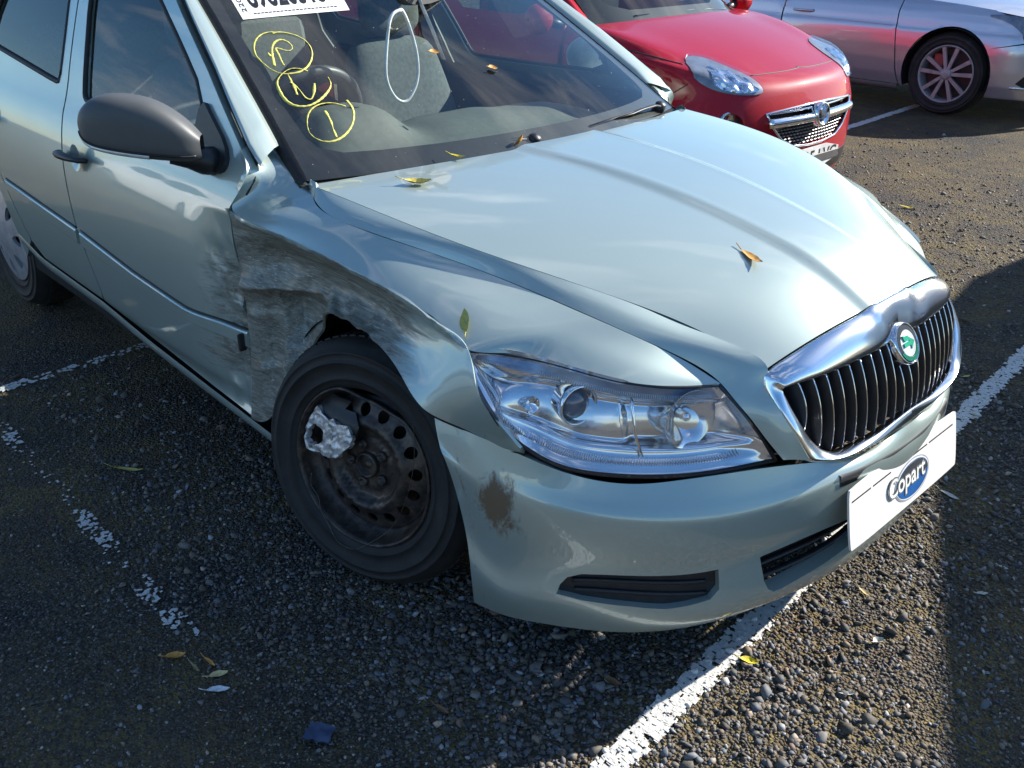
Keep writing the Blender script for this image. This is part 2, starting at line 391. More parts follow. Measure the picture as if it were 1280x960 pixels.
M_CHROME = plain('chrome', (.85, .86, .88), .06, 1.0, var=.03)
M_ALU = plain('satin reflector metal', (.86, .88, .92), .24, .85, var=.05)
M_CHROMEB = plain('hazy chrome', (.86, .87, .89), .17, 1.0, var=.04, vs=8)
M_GLASS = glass('windscreen glass', (.84, .89, .87), 1.9, 0, True, .007)
M_SGLASS = glass('side window glass', (.66, .74, .74), 1.8, 0, True, .005)
M_LENS = glass('headlamp lens', (.97, .98, 1.0), 1.0)
# control points of the car body, metres
D = {
  'bonnet': [[[-0.15,0.0,0.955],[-0.1608,-0.1784,0.9542],[-0.1875,-0.3568,0.9509],[-0.2278,-0.5352,0.9447],[-0.258,-0.6423,0.9393],[-0.2806,-0.7136,0.935]],[[-0.0082,0.0,0.9522],[-0.0172,-0.1761,0.9511],[-0.0395,-0.3522,0.9468],[-0.073,-0.5283,0.9385],[-0.0982,-0.634,0.9313],[-0.117,-0.7044,0.9255]],[[0.1334,0.0,0.9449],[0.1262,-0.1719,0.9436],[0.1082,-0.3438,0.9381],[0.081,-0.5156,0.9276],[0.0607,-0.6188,0.9186],[0.0455,-0.6875,0.9114]],[[0.2746,0.0,0.9311],[0.2688,-0.1631,0.9294],[0.2544,-0.3261,0.9229],[0.2327,-0.4892,0.9103],[0.2165,-0.587,0.8994],[0.2043,-0.6523,0.8907]],[[0.4149,0.0,0.9104],[0.4099,-0.1483,0.9084],[0.3976,-0.2966,0.9007],[0.3791,-0.4449,0.8859],[0.3651,-0.5339,0.8731],[0.3547,-0.5932,0.8629]],[[0.5537,0.0,0.882],[0.5489,-0.1292,0.8797],[0.5369,-0.2583,0.8708],[0.5189,-0.3875,0.8535],[0.5053,-0.465,0.8387],[0.4952,-0.5167,0.8269]],[[0.6905,0.0,0.8432],[0.6856,-0.1091,0.8406],[0.6733,-0.2182,0.8305],[0.6549,-0.3274,0.8109],[0.6411,-0.3928,0.7941],[0.6307,-0.4365,0.7806]],[[0.816,0.0,0.778],[0.8122,-0.094,0.7756],[0.8029,-0.1881,0.7662],[0.7889,-0.2821,0.7481],[0.7783,-0.3386,0.7325],[0.7705,-0.3762,0.72]]],
  'flank': [[[-0.2806,-0.7136,0.935],[-0.2927,-0.7088,0.9339],[-0.3056,-0.7025,0.93]],[[-0.1374,-0.7059,0.9269],[-0.1562,-0.7293,0.9183],[-0.1768,-0.7492,0.9033]],[[0.0051,-0.693,0.9156],[-0.0148,-0.7207,0.9072],[-0.0369,-0.7447,0.8916]],[[0.1455,-0.6683,0.8992],[0.1227,-0.6902,0.8913],[0.0978,-0.7086,0.8766]],[[0.2808,-0.6256,0.8778],[0.2564,-0.6473,0.8709],[0.23,-0.6654,0.8572]],[[0.4084,-0.5659,0.8505],[0.3866,-0.5979,0.8459],[0.3625,-0.6257,0.8335]],[[0.5292,-0.4963,0.8163],[0.5115,-0.5403,0.8138],[0.4909,-0.5793,0.8018]],[[0.6478,-0.4273,0.7739],[0.6282,-0.473,0.7699],[0.6057,-0.5134,0.7559]],[[0.7705,-0.3762,0.72],[0.7432,-0.4148,0.7119],[0.7131,-0.4483,0.694]],[[0.7745,-0.387,0.6922],[0.7613,-0.4168,0.6835],[0.7461,-0.443,0.668]],[[0.7988,-0.392,0.6701],[0.7877,-0.4129,0.6569],[0.7749,-0.4308,0.638]],[[0.8246,-0.386,0.6395],[0.8156,-0.4022,0.6225],[0.805,-0.4156,0.6]],[[0.851,-0.373,0.6009],[0.8381,-0.3907,0.5915],[0.8237,-0.4057,0.577]],[[0.8751,-0.352,0.5502],[0.8596,-0.3757,0.5559],[0.8425,-0.3963,0.556]]],
  'bumper': [[[0.916,0.0004,0.5155],[0.9089,-0.0687,0.5072],[0.8963,-0.1475,0.4982],[0.8767,-0.2243,0.5019],[0.8469,-0.3098,0.515],[0.8115,-0.3928,0.525],[0.7693,-0.472,0.5259],[0.7204,-0.5468,0.5213],[0.6714,-0.621,0.5207],[0.6151,-0.6887,0.5324],[0.5485,-0.7465,0.5563],[0.4709,-0.789,0.5821],[0.3857,-0.8184,0.5961],[0.2972,-0.8319,0.6008]],[[0.924,0.0001,0.4954],[0.9193,-0.0683,0.4963],[0.9096,-0.1473,0.4957],[0.8928,-0.2249,0.4915],[0.8661,-0.3115,0.4848],[0.833,-0.3959,0.4793],[0.7931,-0.477,0.477],[0.7463,-0.5542,0.4783],[0.6948,-0.6282,0.4828],[0.6357,-0.6957,0.4911],[0.5666,-0.7531,0.505],[0.4879,-0.7963,0.5268],[0.4022,-0.8257,0.5545],[0.3133,-0.8399,0.574]],[[0.928,0.0,0.4786],[0.9252,-0.0678,0.4812],[0.9177,-0.1464,0.483],[0.9033,-0.2242,0.4786],[0.879,-0.3113,0.468],[0.8475,-0.396,0.4574],[0.8091,-0.4778,0.4516],[0.7638,-0.556,0.4526],[0.7117,-0.63,0.4594],[0.6515,-0.6973,0.4699],[0.5817,-0.7547,0.4827],[0.5029,-0.7989,0.4986],[0.4177,-0.8292,0.5202],[0.329,-0.8455,0.5487]],[[0.931,-0.0001,0.4671],[0.9282,-0.0675,0.4684],[0.9208,-0.1459,0.4679],[0.9066,-0.2235,0.4618],[0.8825,-0.3103,0.4504],[0.8513,-0.3947,0.4395],[0.8133,-0.4764,0.4334],[0.7684,-0.5544,0.4339],[0.7168,-0.6283,0.4404],[0.6572,-0.696,0.451],[0.588,-0.754,0.4644],[0.5098,-0.7991,0.4815],[0.425,-0.8302,0.5056],[0.3366,-0.8478,0.5417]],[[0.93,-0.0001,0.4153],[0.9273,-0.0659,0.4143],[0.9203,-0.1424,0.4101],[0.9067,-0.2182,0.4025],[0.8838,-0.3031,0.3908],[0.8539,-0.3858,0.379],[0.8176,-0.4658,0.3706],[0.7746,-0.5425,0.3686],[0.7254,-0.6154,0.3738],[0.6688,-0.6827,0.3844],[0.6033,-0.7415,0.3973],[0.5289,-0.7887,0.4114],[0.4475,-0.8222,0.4338],[0.3621,-0.8437,0.4895]],[[0.925,0.0001,0.3679],[0.9224,-0.064,0.3635],[0.9158,-0.1383,0.3564],[0.903,-0.2119,0.3513],[0.8812,-0.2945,0.3444],[0.8528,-0.375,0.3334],[0.8183,-0.4531,0.321],[0.7776,-0.5281,0.3134],[0.7308,-0.5995,0.315],[0.6775,-0.6661,0.3231],[0.616,-0.725,0.3282],[0.5462,-0.7737,0.3213],[0.469,-0.8094,0.3147],[0.3873,-0.8338,0.3787]],[[0.934,-0.0002,0.3201],[0.9314,-0.0634,0.3053],[0.925,-0.1371,0.2786],[0.9126,-0.2101,0.2604],[0.8914,-0.2921,0.2488],[0.8637,-0.372,0.239],[0.83,-0.4495,0.2282],[0.7903,-0.5242,0.2213],[0.7447,-0.5954,0.2244],[0.6928,-0.6624,0.2381],[0.6328,-0.7226,0.2526],[0.5644,-0.7732,0.2541],[0.4885,-0.8116,0.2452],[0.4078,-0.8381,0.2863]],[[0.906,0.0007,0.2001],[0.9034,-0.0625,0.1973],[0.8971,-0.1349,0.1919],[0.8847,-0.2064,0.187],[0.8637,-0.2869,0.1808],[0.8361,-0.3655,0.1727],[0.8027,-0.4417,0.1637],[0.7633,-0.5149,0.1571],[0.7179,-0.5848,0.1557],[0.6668,-0.6496,0.1598],[0.6083,-0.7068,0.1655],[0.542,-0.7541,0.1669],[0.4688,-0.7892,0.1623],[0.3903,-0.8136,0.1662]]],
  'fog_hole': [[0.7388,0.8105],[0.6737,0.7996],[0.627,0.7827],[0.6008,0.7536],[0.5917,0.7039],[0.5866,0.6588],[0.5842,0.5949],[0.5864,0.5358],[0.5884,0.4911],[0.6931,0.4928],[0.734,0.5114],[0.7487,0.5569],[0.7589,0.6016],[0.7556,0.6671],[0.7596,0.7128],[0.7599,0.7627]],
  'intake_hole': [[0.5938,0.4046],[0.5898,0.3941],[0.5869,0.3604],[0.5839,0.314],[0.5861,0.2546],[0.5955,0.1926],[0.6096,0.1228],[0.7645,0.1197],[0.7525,0.1837],[0.7713,0.25],[0.789,0.31],[0.8091,0.3565],[0.8077,0.3716],[0.7754,0.3869],[0.7241,0.3974],[0.6546,0.4023]],
  'headlight': [[[0.3723,-0.7981,0.76],[0.3752,-0.8023,0.7543],[0.3769,-0.8055,0.7476],[0.3776,-0.8077,0.7399],[0.3772,-0.809,0.7313]],[[0.3939,-0.7658,0.7565],[0.4059,-0.7829,0.7444],[0.4148,-0.7973,0.7295],[0.4206,-0.809,0.712],[0.4234,-0.818,0.6917]],[[0.4323,-0.7306,0.7514],[0.4514,-0.759,0.7327],[0.4655,-0.783,0.7096],[0.4748,-0.8027,0.6822],[0.4792,-0.818,0.6504]],[[0.493,-0.6916,0.7421],[0.5049,-0.7191,0.7106],[0.5106,-0.7412,0.6737],[0.5102,-0.7579,0.6312],[0.5036,-0.7691,0.5834]],[[0.5599,-0.6505,0.7285],[0.5703,-0.6798,0.6934],[0.5739,-0.7032,0.6523],[0.5709,-0.7206,0.6052],[0.561,-0.732,0.5522]],[[0.6186,-0.6025,0.7142],[0.631,-0.6277,0.6784],[0.6369,-0.6471,0.6368],[0.6361,-0.6606,0.5893],[0.6287,-0.6682,0.5359]],[[0.6676,-0.5414,0.7022],[0.6841,-0.559,0.6662],[0.6942,-0.571,0.6244],[0.6979,-0.5773,0.577],[0.6953,-0.578,0.524]],[[0.6957,-0.4898,0.6967],[0.7199,-0.498,0.6619],[0.7377,-0.5006,0.6215],[0.7492,-0.4976,0.5755],[0.7543,-0.489,0.5238]],[[0.7131,-0.4483,0.694],[0.7499,-0.4388,0.6627],[0.7794,-0.4229,0.625],[0.8018,-0.4005,0.5809],[0.8168,-0.3717,0.5303]]],
  'fender_top': [[[-0.5083,-0.685,1.0033],[-0.4903,-0.7162,1.0034],[-0.4722,-0.7473,1.0031],[-0.4572,-0.7723,1.0012],[-0.4483,-0.787,0.9994]],[[-0.3994,-0.7,0.9599],[-0.3982,-0.7357,0.9564],[-0.397,-0.7712,0.9523],[-0.3961,-0.7995,0.9465],[-0.3956,-0.816,0.9419]],[[-0.3056,-0.7025,0.93],[-0.3447,-0.7443,0.9173],[-0.3839,-0.7857,0.9036],[-0.4168,-0.8178,0.8875],[-0.4366,-0.836,0.8758]],[[-0.2136,-0.7416,0.9082],[-0.2515,-0.7732,0.8963],[-0.2895,-0.8044,0.8834],[-0.3213,-0.828,0.868],[-0.3406,-0.8412,0.8568]],[[-0.1116,-0.7526,0.8979],[-0.1551,-0.7788,0.8882],[-0.1987,-0.8045,0.8774],[-0.2353,-0.8235,0.8637],[-0.2573,-0.8339,0.8534]],[[0.0203,-0.732,0.8858],[-0.0194,-0.7601,0.8763],[-0.0592,-0.7877,0.8658],[-0.0926,-0.8084,0.8525],[-0.1128,-0.8199,0.8425]],[[0.1393,-0.6947,0.8709],[0.1038,-0.7317,0.8626],[0.0682,-0.7682,0.8532],[0.0382,-0.7963,0.8406],[0.0202,-0.8121,0.8311]],[[0.2376,-0.663,0.856],[0.2037,-0.7083,0.8494],[0.1698,-0.7531,0.8417],[0.1412,-0.7878,0.8301],[0.1239,-0.8075,0.8209]],[[0.325,-0.6369,0.8408],[0.2939,-0.6884,0.8345],[0.2627,-0.7394,0.827],[0.2364,-0.779,0.8154],[0.2205,-0.8017,0.806]],[[0.3948,-0.6156,0.8267],[0.3663,-0.6728,0.8193],[0.3377,-0.7294,0.8106],[0.3136,-0.7736,0.7976],[0.2989,-0.7989,0.7873]],[[0.461,-0.592,0.8105],[0.4347,-0.6562,0.8001],[0.4083,-0.7198,0.7885],[0.3859,-0.7696,0.7724],[0.3723,-0.7981,0.76]],[[0.5205,-0.5651,0.7922],[0.4942,-0.6168,0.7839],[0.4679,-0.6679,0.7746],[0.4457,-0.7078,0.7615],[0.4323,-0.7306,0.7514]],[[0.5761,-0.5331,0.7701],[0.5578,-0.5776,0.7638],[0.5394,-0.6217,0.7566],[0.5238,-0.6562,0.7461],[0.5144,-0.676,0.738]],[[0.6139,-0.5076,0.7517],[0.6087,-0.5442,0.7447],[0.6035,-0.5803,0.7371],[0.5989,-0.6088,0.7273],[0.596,-0.6251,0.72]],[[0.6556,-0.4788,0.7282],[0.6549,-0.504,0.723],[0.6542,-0.5289,0.7173],[0.6534,-0.5485,0.7102],[0.6529,-0.5598,0.705]],[[0.7131,-0.4483,0.694],[0.7132,-0.4493,0.6939],[0.7133,-0.4503,0.6938],[0.7134,-0.451,0.6936],[0.7135,-0.4515,0.6935]]],
  'fender_side': [[[-0.448,-0.8422,0.8628],[-0.448,-0.8394,0.8385],[-0.448,-0.8374,0.7776],[-0.448,-0.8332,0.6831],[-0.448,-0.8302,0.5741],[-0.448,-0.8398,0.4179],[-0.448,-0.858,0.3002]],[[-0.3406,-0.8412,0.8568],[-0.3627,-0.8315,0.7857],[-0.3844,-0.8229,0.6817],[-0.3966,-0.8197,0.5701],[-0.3956,-0.8232,0.4649],[-0.3838,-0.8321,0.3771],[-0.3758,-0.838,0.3196]],[[-0.2573,-0.8339,0.8534],[-0.2966,-0.8161,0.7865],[-0.3367,-0.8,0.6911],[-0.3614,-0.793,0.5919],[-0.3639,-0.7981,0.5033],[-0.3478,-0.8124,0.4347],[-0.3368,-0.822,0.3905]],[[-0.1789,-0.8257,0.848],[-0.2236,-0.8058,0.7934],[-0.2703,-0.7878,0.7177],[-0.3007,-0.7804,0.6413],[-0.3069,-0.7868,0.5763],[-0.2921,-0.8037,0.5292],[-0.2818,-0.815,0.4991]],[[-0.1128,-0.8199,0.8425],[-0.1606,-0.7991,0.7975],[-0.2119,-0.7805,0.7367],[-0.2474,-0.773,0.6776],[-0.2582,-0.78,0.6297],[-0.2471,-0.7979,0.5974],[-0.2392,-0.81,0.577]],[[-0.0487,-0.8156,0.837],[-0.0913,-0.7962,0.8035],[-0.1366,-0.7792,0.7603],[-0.1672,-0.7729,0.7203],[-0.1753,-0.7802,0.6904],[-0.1638,-0.798,0.6728],[-0.1556,-0.81,0.6617]],[[0.0202,-0.8121,0.8311],[-0.0162,-0.7961,0.8054],[-0.0553,-0.7826,0.7732],[-0.0823,-0.7786,0.7445],[-0.0905,-0.7866,0.7243],[-0.082,-0.8036,0.7139],[-0.0759,-0.815,0.7074]],[[0.1239,-0.8075,0.8209],[0.0946,-0.7974,0.8005],[0.0619,-0.7906,0.775],[0.0379,-0.7918,0.7523],[0.0281,-0.8027,0.7365],[0.0312,-0.8202,0.7285],[0.0338,-0.832,0.7234]],[[0.2041,-0.8035,0.8096],[0.1835,-0.7992,0.7916],[0.1603,-0.7987,0.7684],[0.1428,-0.8043,0.7467],[0.1348,-0.8169,0.73],[0.1357,-0.8337,0.7195],[0.1367,-0.845,0.7128]],[[0.2989,-0.7989,0.7873],[0.2834,-0.8,0.7699],[0.2644,-0.8053,0.7462],[0.2478,-0.815,0.7223],[0.2366,-0.8287,0.7016],[0.2312,-0.8445,0.6858],[0.2277,-0.855,0.6754]],[[0.3723,-0.7981,0.76],[0.3646,-0.8053,0.7439],[0.353,-0.8161,0.7198],[0.3402,-0.828,0.693],[0.3273,-0.84,0.6662],[0.3157,-0.8508,0.6421],[0.308,-0.858,0.626]],[[0.4234,-0.818,0.6917],[0.4209,-0.8199,0.6819],[0.4159,-0.8216,0.6662],[0.4088,-0.8223,0.6478],[0.4002,-0.8216,0.6283],[0.3911,-0.8198,0.6097],[0.385,-0.8186,0.5973]],[[0.4792,-0.818,0.6504],[0.4778,-0.8167,0.6431],[0.4747,-0.8138,0.6315],[0.4703,-0.8097,0.6177],[0.4648,-0.8046,0.6031],[0.4589,-0.7991,0.5893],[0.455,-0.7955,0.58]],[[0.5196,-0.8,0.6048],[0.5177,-0.7968,0.6014],[0.5149,-0.7921,0.5963],[0.5117,-0.7868,0.5906],[0.5085,-0.7815,0.5848],[0.5057,-0.7767,0.5797],[0.5038,-0.7735,0.5763]]],
  'grille_outer': [[0.816,0.0,0.7778],[0.8093,-0.1,0.7638],[0.8018,-0.165,0.7535],[0.7923,-0.26,0.7405],[0.7704,-0.373,0.7189],[0.7706,-0.385,0.7092],[0.7799,-0.391,0.6852],[0.8175,-0.388,0.6479],[0.8491,-0.374,0.6059],[0.8719,-0.35,0.5516],[0.8813,-0.337,0.5448],[0.8968,-0.29,0.5339],[0.9047,-0.245,0.528],[0.9126,-0.143,0.5202],[0.9168,0.0,0.5229]],
  'grille_inner': [[0.8477,0.0,0.7007],[0.8578,-0.055,0.706],[0.8593,-0.11,0.7055],[0.8469,-0.21,0.6993],[0.8341,-0.292,0.6974],[0.8081,-0.37,0.692],[0.8029,-0.368,0.6841],[0.8051,-0.363,0.6726],[0.8319,-0.352,0.6296],[0.8509,-0.334,0.589],[0.868,-0.305,0.5553],[0.8771,-0.272,0.5382],[0.8844,-0.232,0.5326],[0.9008,-0.125,0.5332],[0.911,0.0,0.5504]],
  'windscreen': [[[-0.175,0.0,0.945],[-0.1845,-0.21,0.9443],[-0.2189,-0.42,0.9421],[-0.2694,-0.595,0.9392],[-0.31,-0.7,0.937]],[[-0.3865,0.0,1.0651],[-0.3948,-0.1995,1.0638],[-0.4239,-0.399,1.0602],[-0.4663,-0.5652,1.0553],[-0.5002,-0.665,1.0516]],[[-0.5995,0.0,1.1818],[-0.6065,-0.189,1.18],[-0.6304,-0.378,1.1749],[-0.6648,-0.5355,1.168],[-0.692,-0.63,1.1628]],[[-0.814,0.0,1.2951],[-0.8198,-0.1785,1.2929],[-0.8385,-0.357,1.2862],[-0.8647,-0.5058,1.2774],[-0.8853,-0.595,1.2706]],[[-1.03,0.0,1.405],[-1.0345,-0.168,1.4023],[-1.048,-0.336,1.3942],[-1.0661,-0.476,1.3833],[-1.08,-0.56,1.375]]],
  'proj': [0.594,-0.68,0.664],
  'bowl': [0.73,-0.512,0.626],
  'marks': [[[0.5999,0.7515],[0.6067,0.8075],[0.5857,0.8741],[0.5485,0.9122],[0.5091,0.9246],[0.4793,0.9165],[0.4458,0.897],[0.4226,0.8664],[0.4167,0.8261],[0.4208,0.7806],[0.4408,0.7361],[0.476,0.6963],[0.5142,0.6748],[0.5498,0.6756],[0.5764,0.6967],[0.592,0.7256],[0.6015,0.7647],[0.5991,0.795]],[[0.4572,0.873],[0.5009,0.8543],[0.5337,0.8354],[0.5597,0.8058],[0.5662,0.7705],[0.5531,0.7509],[0.5318,0.7468],[0.5185,0.7576],[0.5159,0.7747],[0.5244,0.7971],[0.5318,0.8195],[0.5089,0.8237],[0.4778,0.8293],[0.4551,0.8307]],[[0.5166,0.8645],[0.4989,0.8613],[0.5117,0.8475]],[[0.4201,0.7519],[0.4313,0.774],[0.4371,0.808],[0.426,0.8477],[0.4075,0.8812],[0.3776,0.9094],[0.3456,0.916],[0.3158,0.9149],[0.29,0.8983],[0.2786,0.8683],[0.2777,0.8378],[0.2866,0.8016],[0.3055,0.7595],[0.3303,0.7211],[0.3572,0.6952],[0.3731,0.69],[0.3841,0.689]],[[0.4138,0.8389],[0.3864,0.8423],[0.3593,0.8455],[0.3276,0.8533]],[[0.3815,0.848],[0.3638,0.8374],[0.3329,0.8299],[0.308,0.8244],[0.3026,0.8148],[0.3104,0.7997],[0.3398,0.7748],[0.3641,0.7586]],[[0.2587,0.7001],[0.2736,0.7275],[0.2798,0.7768],[0.2545,0.8464],[0.2039,0.8856],[0.1669,0.8935],[0.1399,0.8723],[0.1308,0.8309],[0.1474,0.7748],[0.1838,0.7217],[0.2236,0.6892],[0.2558,0.6779],[0.2811,0.6804]],[[0.2496,0.7869],[0.2252,0.7871],[0.193,0.7932],[0.1615,0.802],[0.1457,0.8044]]],
  'sticker': [[0.6781,0.8817],[0.6693,0.3815],[0.9019,0.313],[0.9071,0.8715]],
  'ws_leaves': [],
  'cap_piece': [[0.1211,0.1447],[0.1075,0.1241],[0.098,0.0977],[0.1064,0.085],[0.0966,0.0687],[0.1023,0.0374],[0.0786,0.0155],[0.0573,0.0224],[0.0335,0.0449],[0.0136,0.0619],[0.0018,0.097],[0.0036,0.1267],[-0.0012,0.1508],[-0.002,0.1781],[0.0255,0.1871],[0.0513,0.1839],[0.0918,0.1626]],
  'cap_hole': [[0.0756,0.1507],[0.0694,0.1299],[0.0574,0.1121],[0.0361,0.1179],[0.0199,0.1387],[0.0159,0.1689],[0.0273,0.181],[0.0523,0.1718]],
  'cap_frag': [[0.1171,0.1511],[0.1619,0.1189],[0.1538,0.087],[0.1552,0.0471],[0.1316,0.0638],[0.1316,0.0298],[0.105,0.0067],[0.0741,0.0145],[0.0983,0.0433],[0.0926,0.0748],[0.1024,0.0911],[0.094,0.1039],[0.1035,0.1304]],
  'wire': [[-0.0588,0.1517],[-0.0962,0.1487],[-0.1108,0.1304],[-0.1481,0.1182],[-0.1813,0.0937],[-0.2145,0.0693],[-0.2275,0.0331],[-0.2217,0.0036],[-0.2006,-0.0251],[-0.1656,-0.0643],[-0.1286,-0.0968],[-0.073,-0.1277],[-0.018,-0.1469],[0.0432,-0.1601],[0.0998,-0.1627],[0.1613,-0.1547]],
  'loop': [[-0.68,-0.1171,1.2549],[-0.68,-0.1047,1.2362],[-0.68,-0.0902,1.2029],[-0.68,-0.0758,1.1607],[-0.68,-0.067,1.114],[-0.68,-0.0679,1.0715],[-0.68,-0.0793,1.0383],[-0.68,-0.1006,1.0104],[-0.68,-0.1208,1.0006],[-0.68,-0.1454,1.0091],[-0.68,-0.1685,1.0352],[-0.68,-0.1825,1.0704],[-0.68,-0.1834,1.112],[-0.68,-0.1762,1.1645],[-0.68,-0.1682,1.2042],[-0.68,-0.1525,1.243]],
  'strap': [[-0.7,-0.0374,1.2776],[-0.7,0.0069,1.1947],[-0.7,0.0502,1.1037]],
  'adam': [[[-0.0399,0.0022,0.18],[-0.0517,-0.2155,0.18],[-0.0834,-0.3889,0.18],[-0.1442,-0.5393,0.18],[-0.2456,-0.6593,0.18],[-0.3943,-0.7476,0.18],[-0.6055,-0.7954,0.18],[-0.8515,-0.81,0.18],[-1.1207,-0.815,0.18]],[[-0.012,0.0007,0.25],[-0.0239,-0.2187,0.25],[-0.0565,-0.3967,0.25],[-0.1203,-0.5538,0.25],[-0.2277,-0.6808,0.25],[-0.3843,-0.7738,0.25],[-0.6016,-0.8231,0.25],[-0.8505,-0.838,0.25],[-1.1202,-0.843,0.25]],[[0.0,0.0,0.36],[-0.012,-0.22,0.36],[-0.045,-0.4,0.36],[-0.11,-0.56,0.36],[-0.22,-0.69,0.36],[-0.38,-0.785,0.36],[-0.6,-0.835,0.36],[-0.85,-0.85,0.36],[-1.12,-0.855,0.36]],[[0.0,0.0,0.48],[-0.012,-0.22,0.48],[-0.045,-0.4,0.48],[-0.11,-0.56,0.48],[-0.22,-0.69,0.48],[-0.38,-0.785,0.48],[-0.6,-0.835,0.48],[-0.85,-0.85,0.48],[-1.12,-0.855,0.48]],[[-0.008,0.0004,0.58],[-0.0199,-0.2191,0.58],[-0.0527,-0.3978,0.58],[-0.1168,-0.5559,0.58],[-0.2251,-0.6839,0.58],[-0.3829,-0.7775,0.58],[-0.6011,-0.8271,0.58],[-0.8503,-0.842,0.58],[-1.1201,-0.847,0.58]],[[-0.0339,0.0019,0.67],[-0.0458,-0.2162,0.67],[-0.0777,-0.3906,0.67],[-0.1391,-0.5424,0.67],[-0.2418,-0.6639,0.67],[-0.3921,-0.7532,0.67],[-0.6047,-0.8013,0.67],[-0.8513,-0.816,0.67],[-1.1206,-0.821,0.67]],[[-0.0849,0.0046,0.745],[-0.0994,-0.2102,0.745],[-0.1315,-0.3751,0.748],[-0.1828,-0.5161,0.755],[-0.2648,-0.6362,0.775],[-0.3996,-0.7336,0.8],[-0.6062,-0.7904,0.82],[-0.8515,-0.81,0.835],[-1.1207,-0.815,0.845]],[[-0.1989,0.004,0.7916],[-0.2126,-0.2094,0.7915],[-0.2421,-0.3742,0.7936],[-0.2894,-0.5159,0.7998],[-0.3637,-0.6314,0.8182],[-0.4835,-0.7235,0.8417],[-0.6651,-0.7785,0.8621],[-0.8798,-0.7985,0.8749],[-1.1234,-0.8051,0.882]],[[-0.3725,0.003,0.8536],[-0.3847,-0.2078,0.8532],[-0.4101,-0.3722,0.8541],[-0.4511,-0.5143,0.8586],[-0.5137,-0.6223,0.8734],[-0.6107,-0.7057,0.8932],[-0.7546,-0.7567,0.912],[-0.9228,-0.7767,0.9214],[-1.1275,-0.7856,0.9256]],[[-0.5833,0.0019,0.9149],[-0.5932,-0.2053,0.9143],[-0.6131,-0.3685,0.9137],[-0.6464,-0.5105,0.9152],[-0.6947,-0.6085,0.9243],[-0.7643,-0.6803,0.9371],[-0.8629,-0.7248,0.9508],[-0.9748,-0.7437,0.9562],[-1.1323,-0.7551,0.9589]],[[-0.7726,0.0008,0.9577],[-0.78,-0.2026,0.9569],[-0.7946,-0.3643,0.955],[-0.8207,-0.5054,0.9532],[-0.8563,-0.5938,0.9557],[-0.9014,-0.6541,0.9601],[-0.9597,-0.6912,0.9663],[-1.0214,-0.7083,0.9682],[-1.1365,-0.7218,0.9714]],[[-0.93,0.0,0.985],[-0.935,-0.2,0.984],[-0.945,-0.36,0.981],[-0.965,-0.5,0.976],[-0.99,-0.58,0.972],[-1.015,-0.63,0.968],[-1.04,-0.66,0.966],[-1.06,-0.675,0.965],[-1.14,-0.69,0.97]]],
  'adam_lamp': [[0.6327,0.4992],[0.6749,0.4363],[0.6659,0.3711],[0.6135,0.3357],[0.5541,0.3106],[0.4918,0.2972],[0.4543,0.2863],[0.435,0.3031],[0.435,0.3701],[0.4445,0.4437],[0.4662,0.5128],[0.5032,0.5574]],
  'adam_lamp_in': [[0.5885,0.4572],[0.599,0.4066],[0.5598,0.3608],[0.4885,0.3289],[0.4513,0.3016],[0.4426,0.3704],[0.4548,0.4448],[0.4831,0.4922]],
  'adam_fog': [[0.3342,0.4544],[0.3599,0.4423],[0.3657,0.4113],[0.3454,0.3786],[0.3066,0.3662],[0.2847,0.3789],[0.2957,0.4172],[0.3119,0.4435]],
  'adam_grille': [[0.3506,0.2799],[0.3583,0.1752],[0.364,0.0707],[0.1932,0.0425],[0.2025,0.139],[0.2379,0.2042],[0.2896,0.2494]],
  'adam_seam': [[0.5476,0.2906],[0.554,0.1867],[0.5573,0.0683],[0.5642,0.0],[0.5685,0.0]],
  'adam_wing': [[0.6227,0.75],[0.6144,0.6735],[0.5981,0.5934],[0.5849,0.536]],
  'adam_bump': [[0.4264,0.6101],[0.4475,0.5849],[0.4669,0.5633]],
}
M_RUBS = plain('black rubber seal', (.014, .013, .013), .65, var=.5, vs=80, bump=.4, bs=300)
M_LINER = plain('black wheel arch liner', (.008, .008, .009), .7, var=.3, vs=40, bump=.4, bs=60)
M_CAB2 = plain('black steering wheel', (.055, .058, .058), .45)
SFLIP = True; MFLIP = False
# ------------------------------------------------------------------ ground
def line_x(y): return .802-.068*(y+.83)
M_GND, t, b = nodes('worn asphalt with moss'); Lk = t.links.new
tcn = t.nodes.new('ShaderNodeTexCoord'); ov = tcn.outputs['Object']
vor = nd(t, 'ShaderNodeTexVoronoi', Scale=135.0); Lk(ov, vor.inputs['Vector']); vor2 = nd(t, 'ShaderNodeTexVoronoi', Scale=60.0); Lk(ov, vor2.inputs['Vector'])
sepc = nd(t, 'ShaderNodeSeparateColor'); Lk(vor.outputs['Color'], sepc.inputs[0])
chip = ramp(t, sepc.outputs[0], [(.0, (.03, .028, .027)), (.55, (.075, .07, .066)), (.85, (.14, .13, .12)), (1.0, (.28, .27, .25))])
gap = ramp(t, vor.outputs['Distance'], [(.25, (1, 1, 1)), (.62, (.35, .35, .35))]); col = mixc(t, 1.0, chip, gap, 'MULTIPLY')
big = noiset(t, 1.3, 6, .6, 0, ov); med = noiset(t, 7.0, 7, .68, .4, ov); fin = noiset(t, 70, 4, .6, 0, ov)
col = mixc(t, ramp(t, big, [(.34, (0, 0, 0)), (.58, (.75,)*3)]), col, (.12, .092, .060))
def mth(op, a, b_):
    q = nd(t, 'ShaderNodeMath', operation=op)
    for i, v in enumerate((a, b_)):
        if hasattr(v, 'links'): Lk(v, q.inputs[i])
        else: q.inputs[i].default_value = v
    return q.outputs[0]
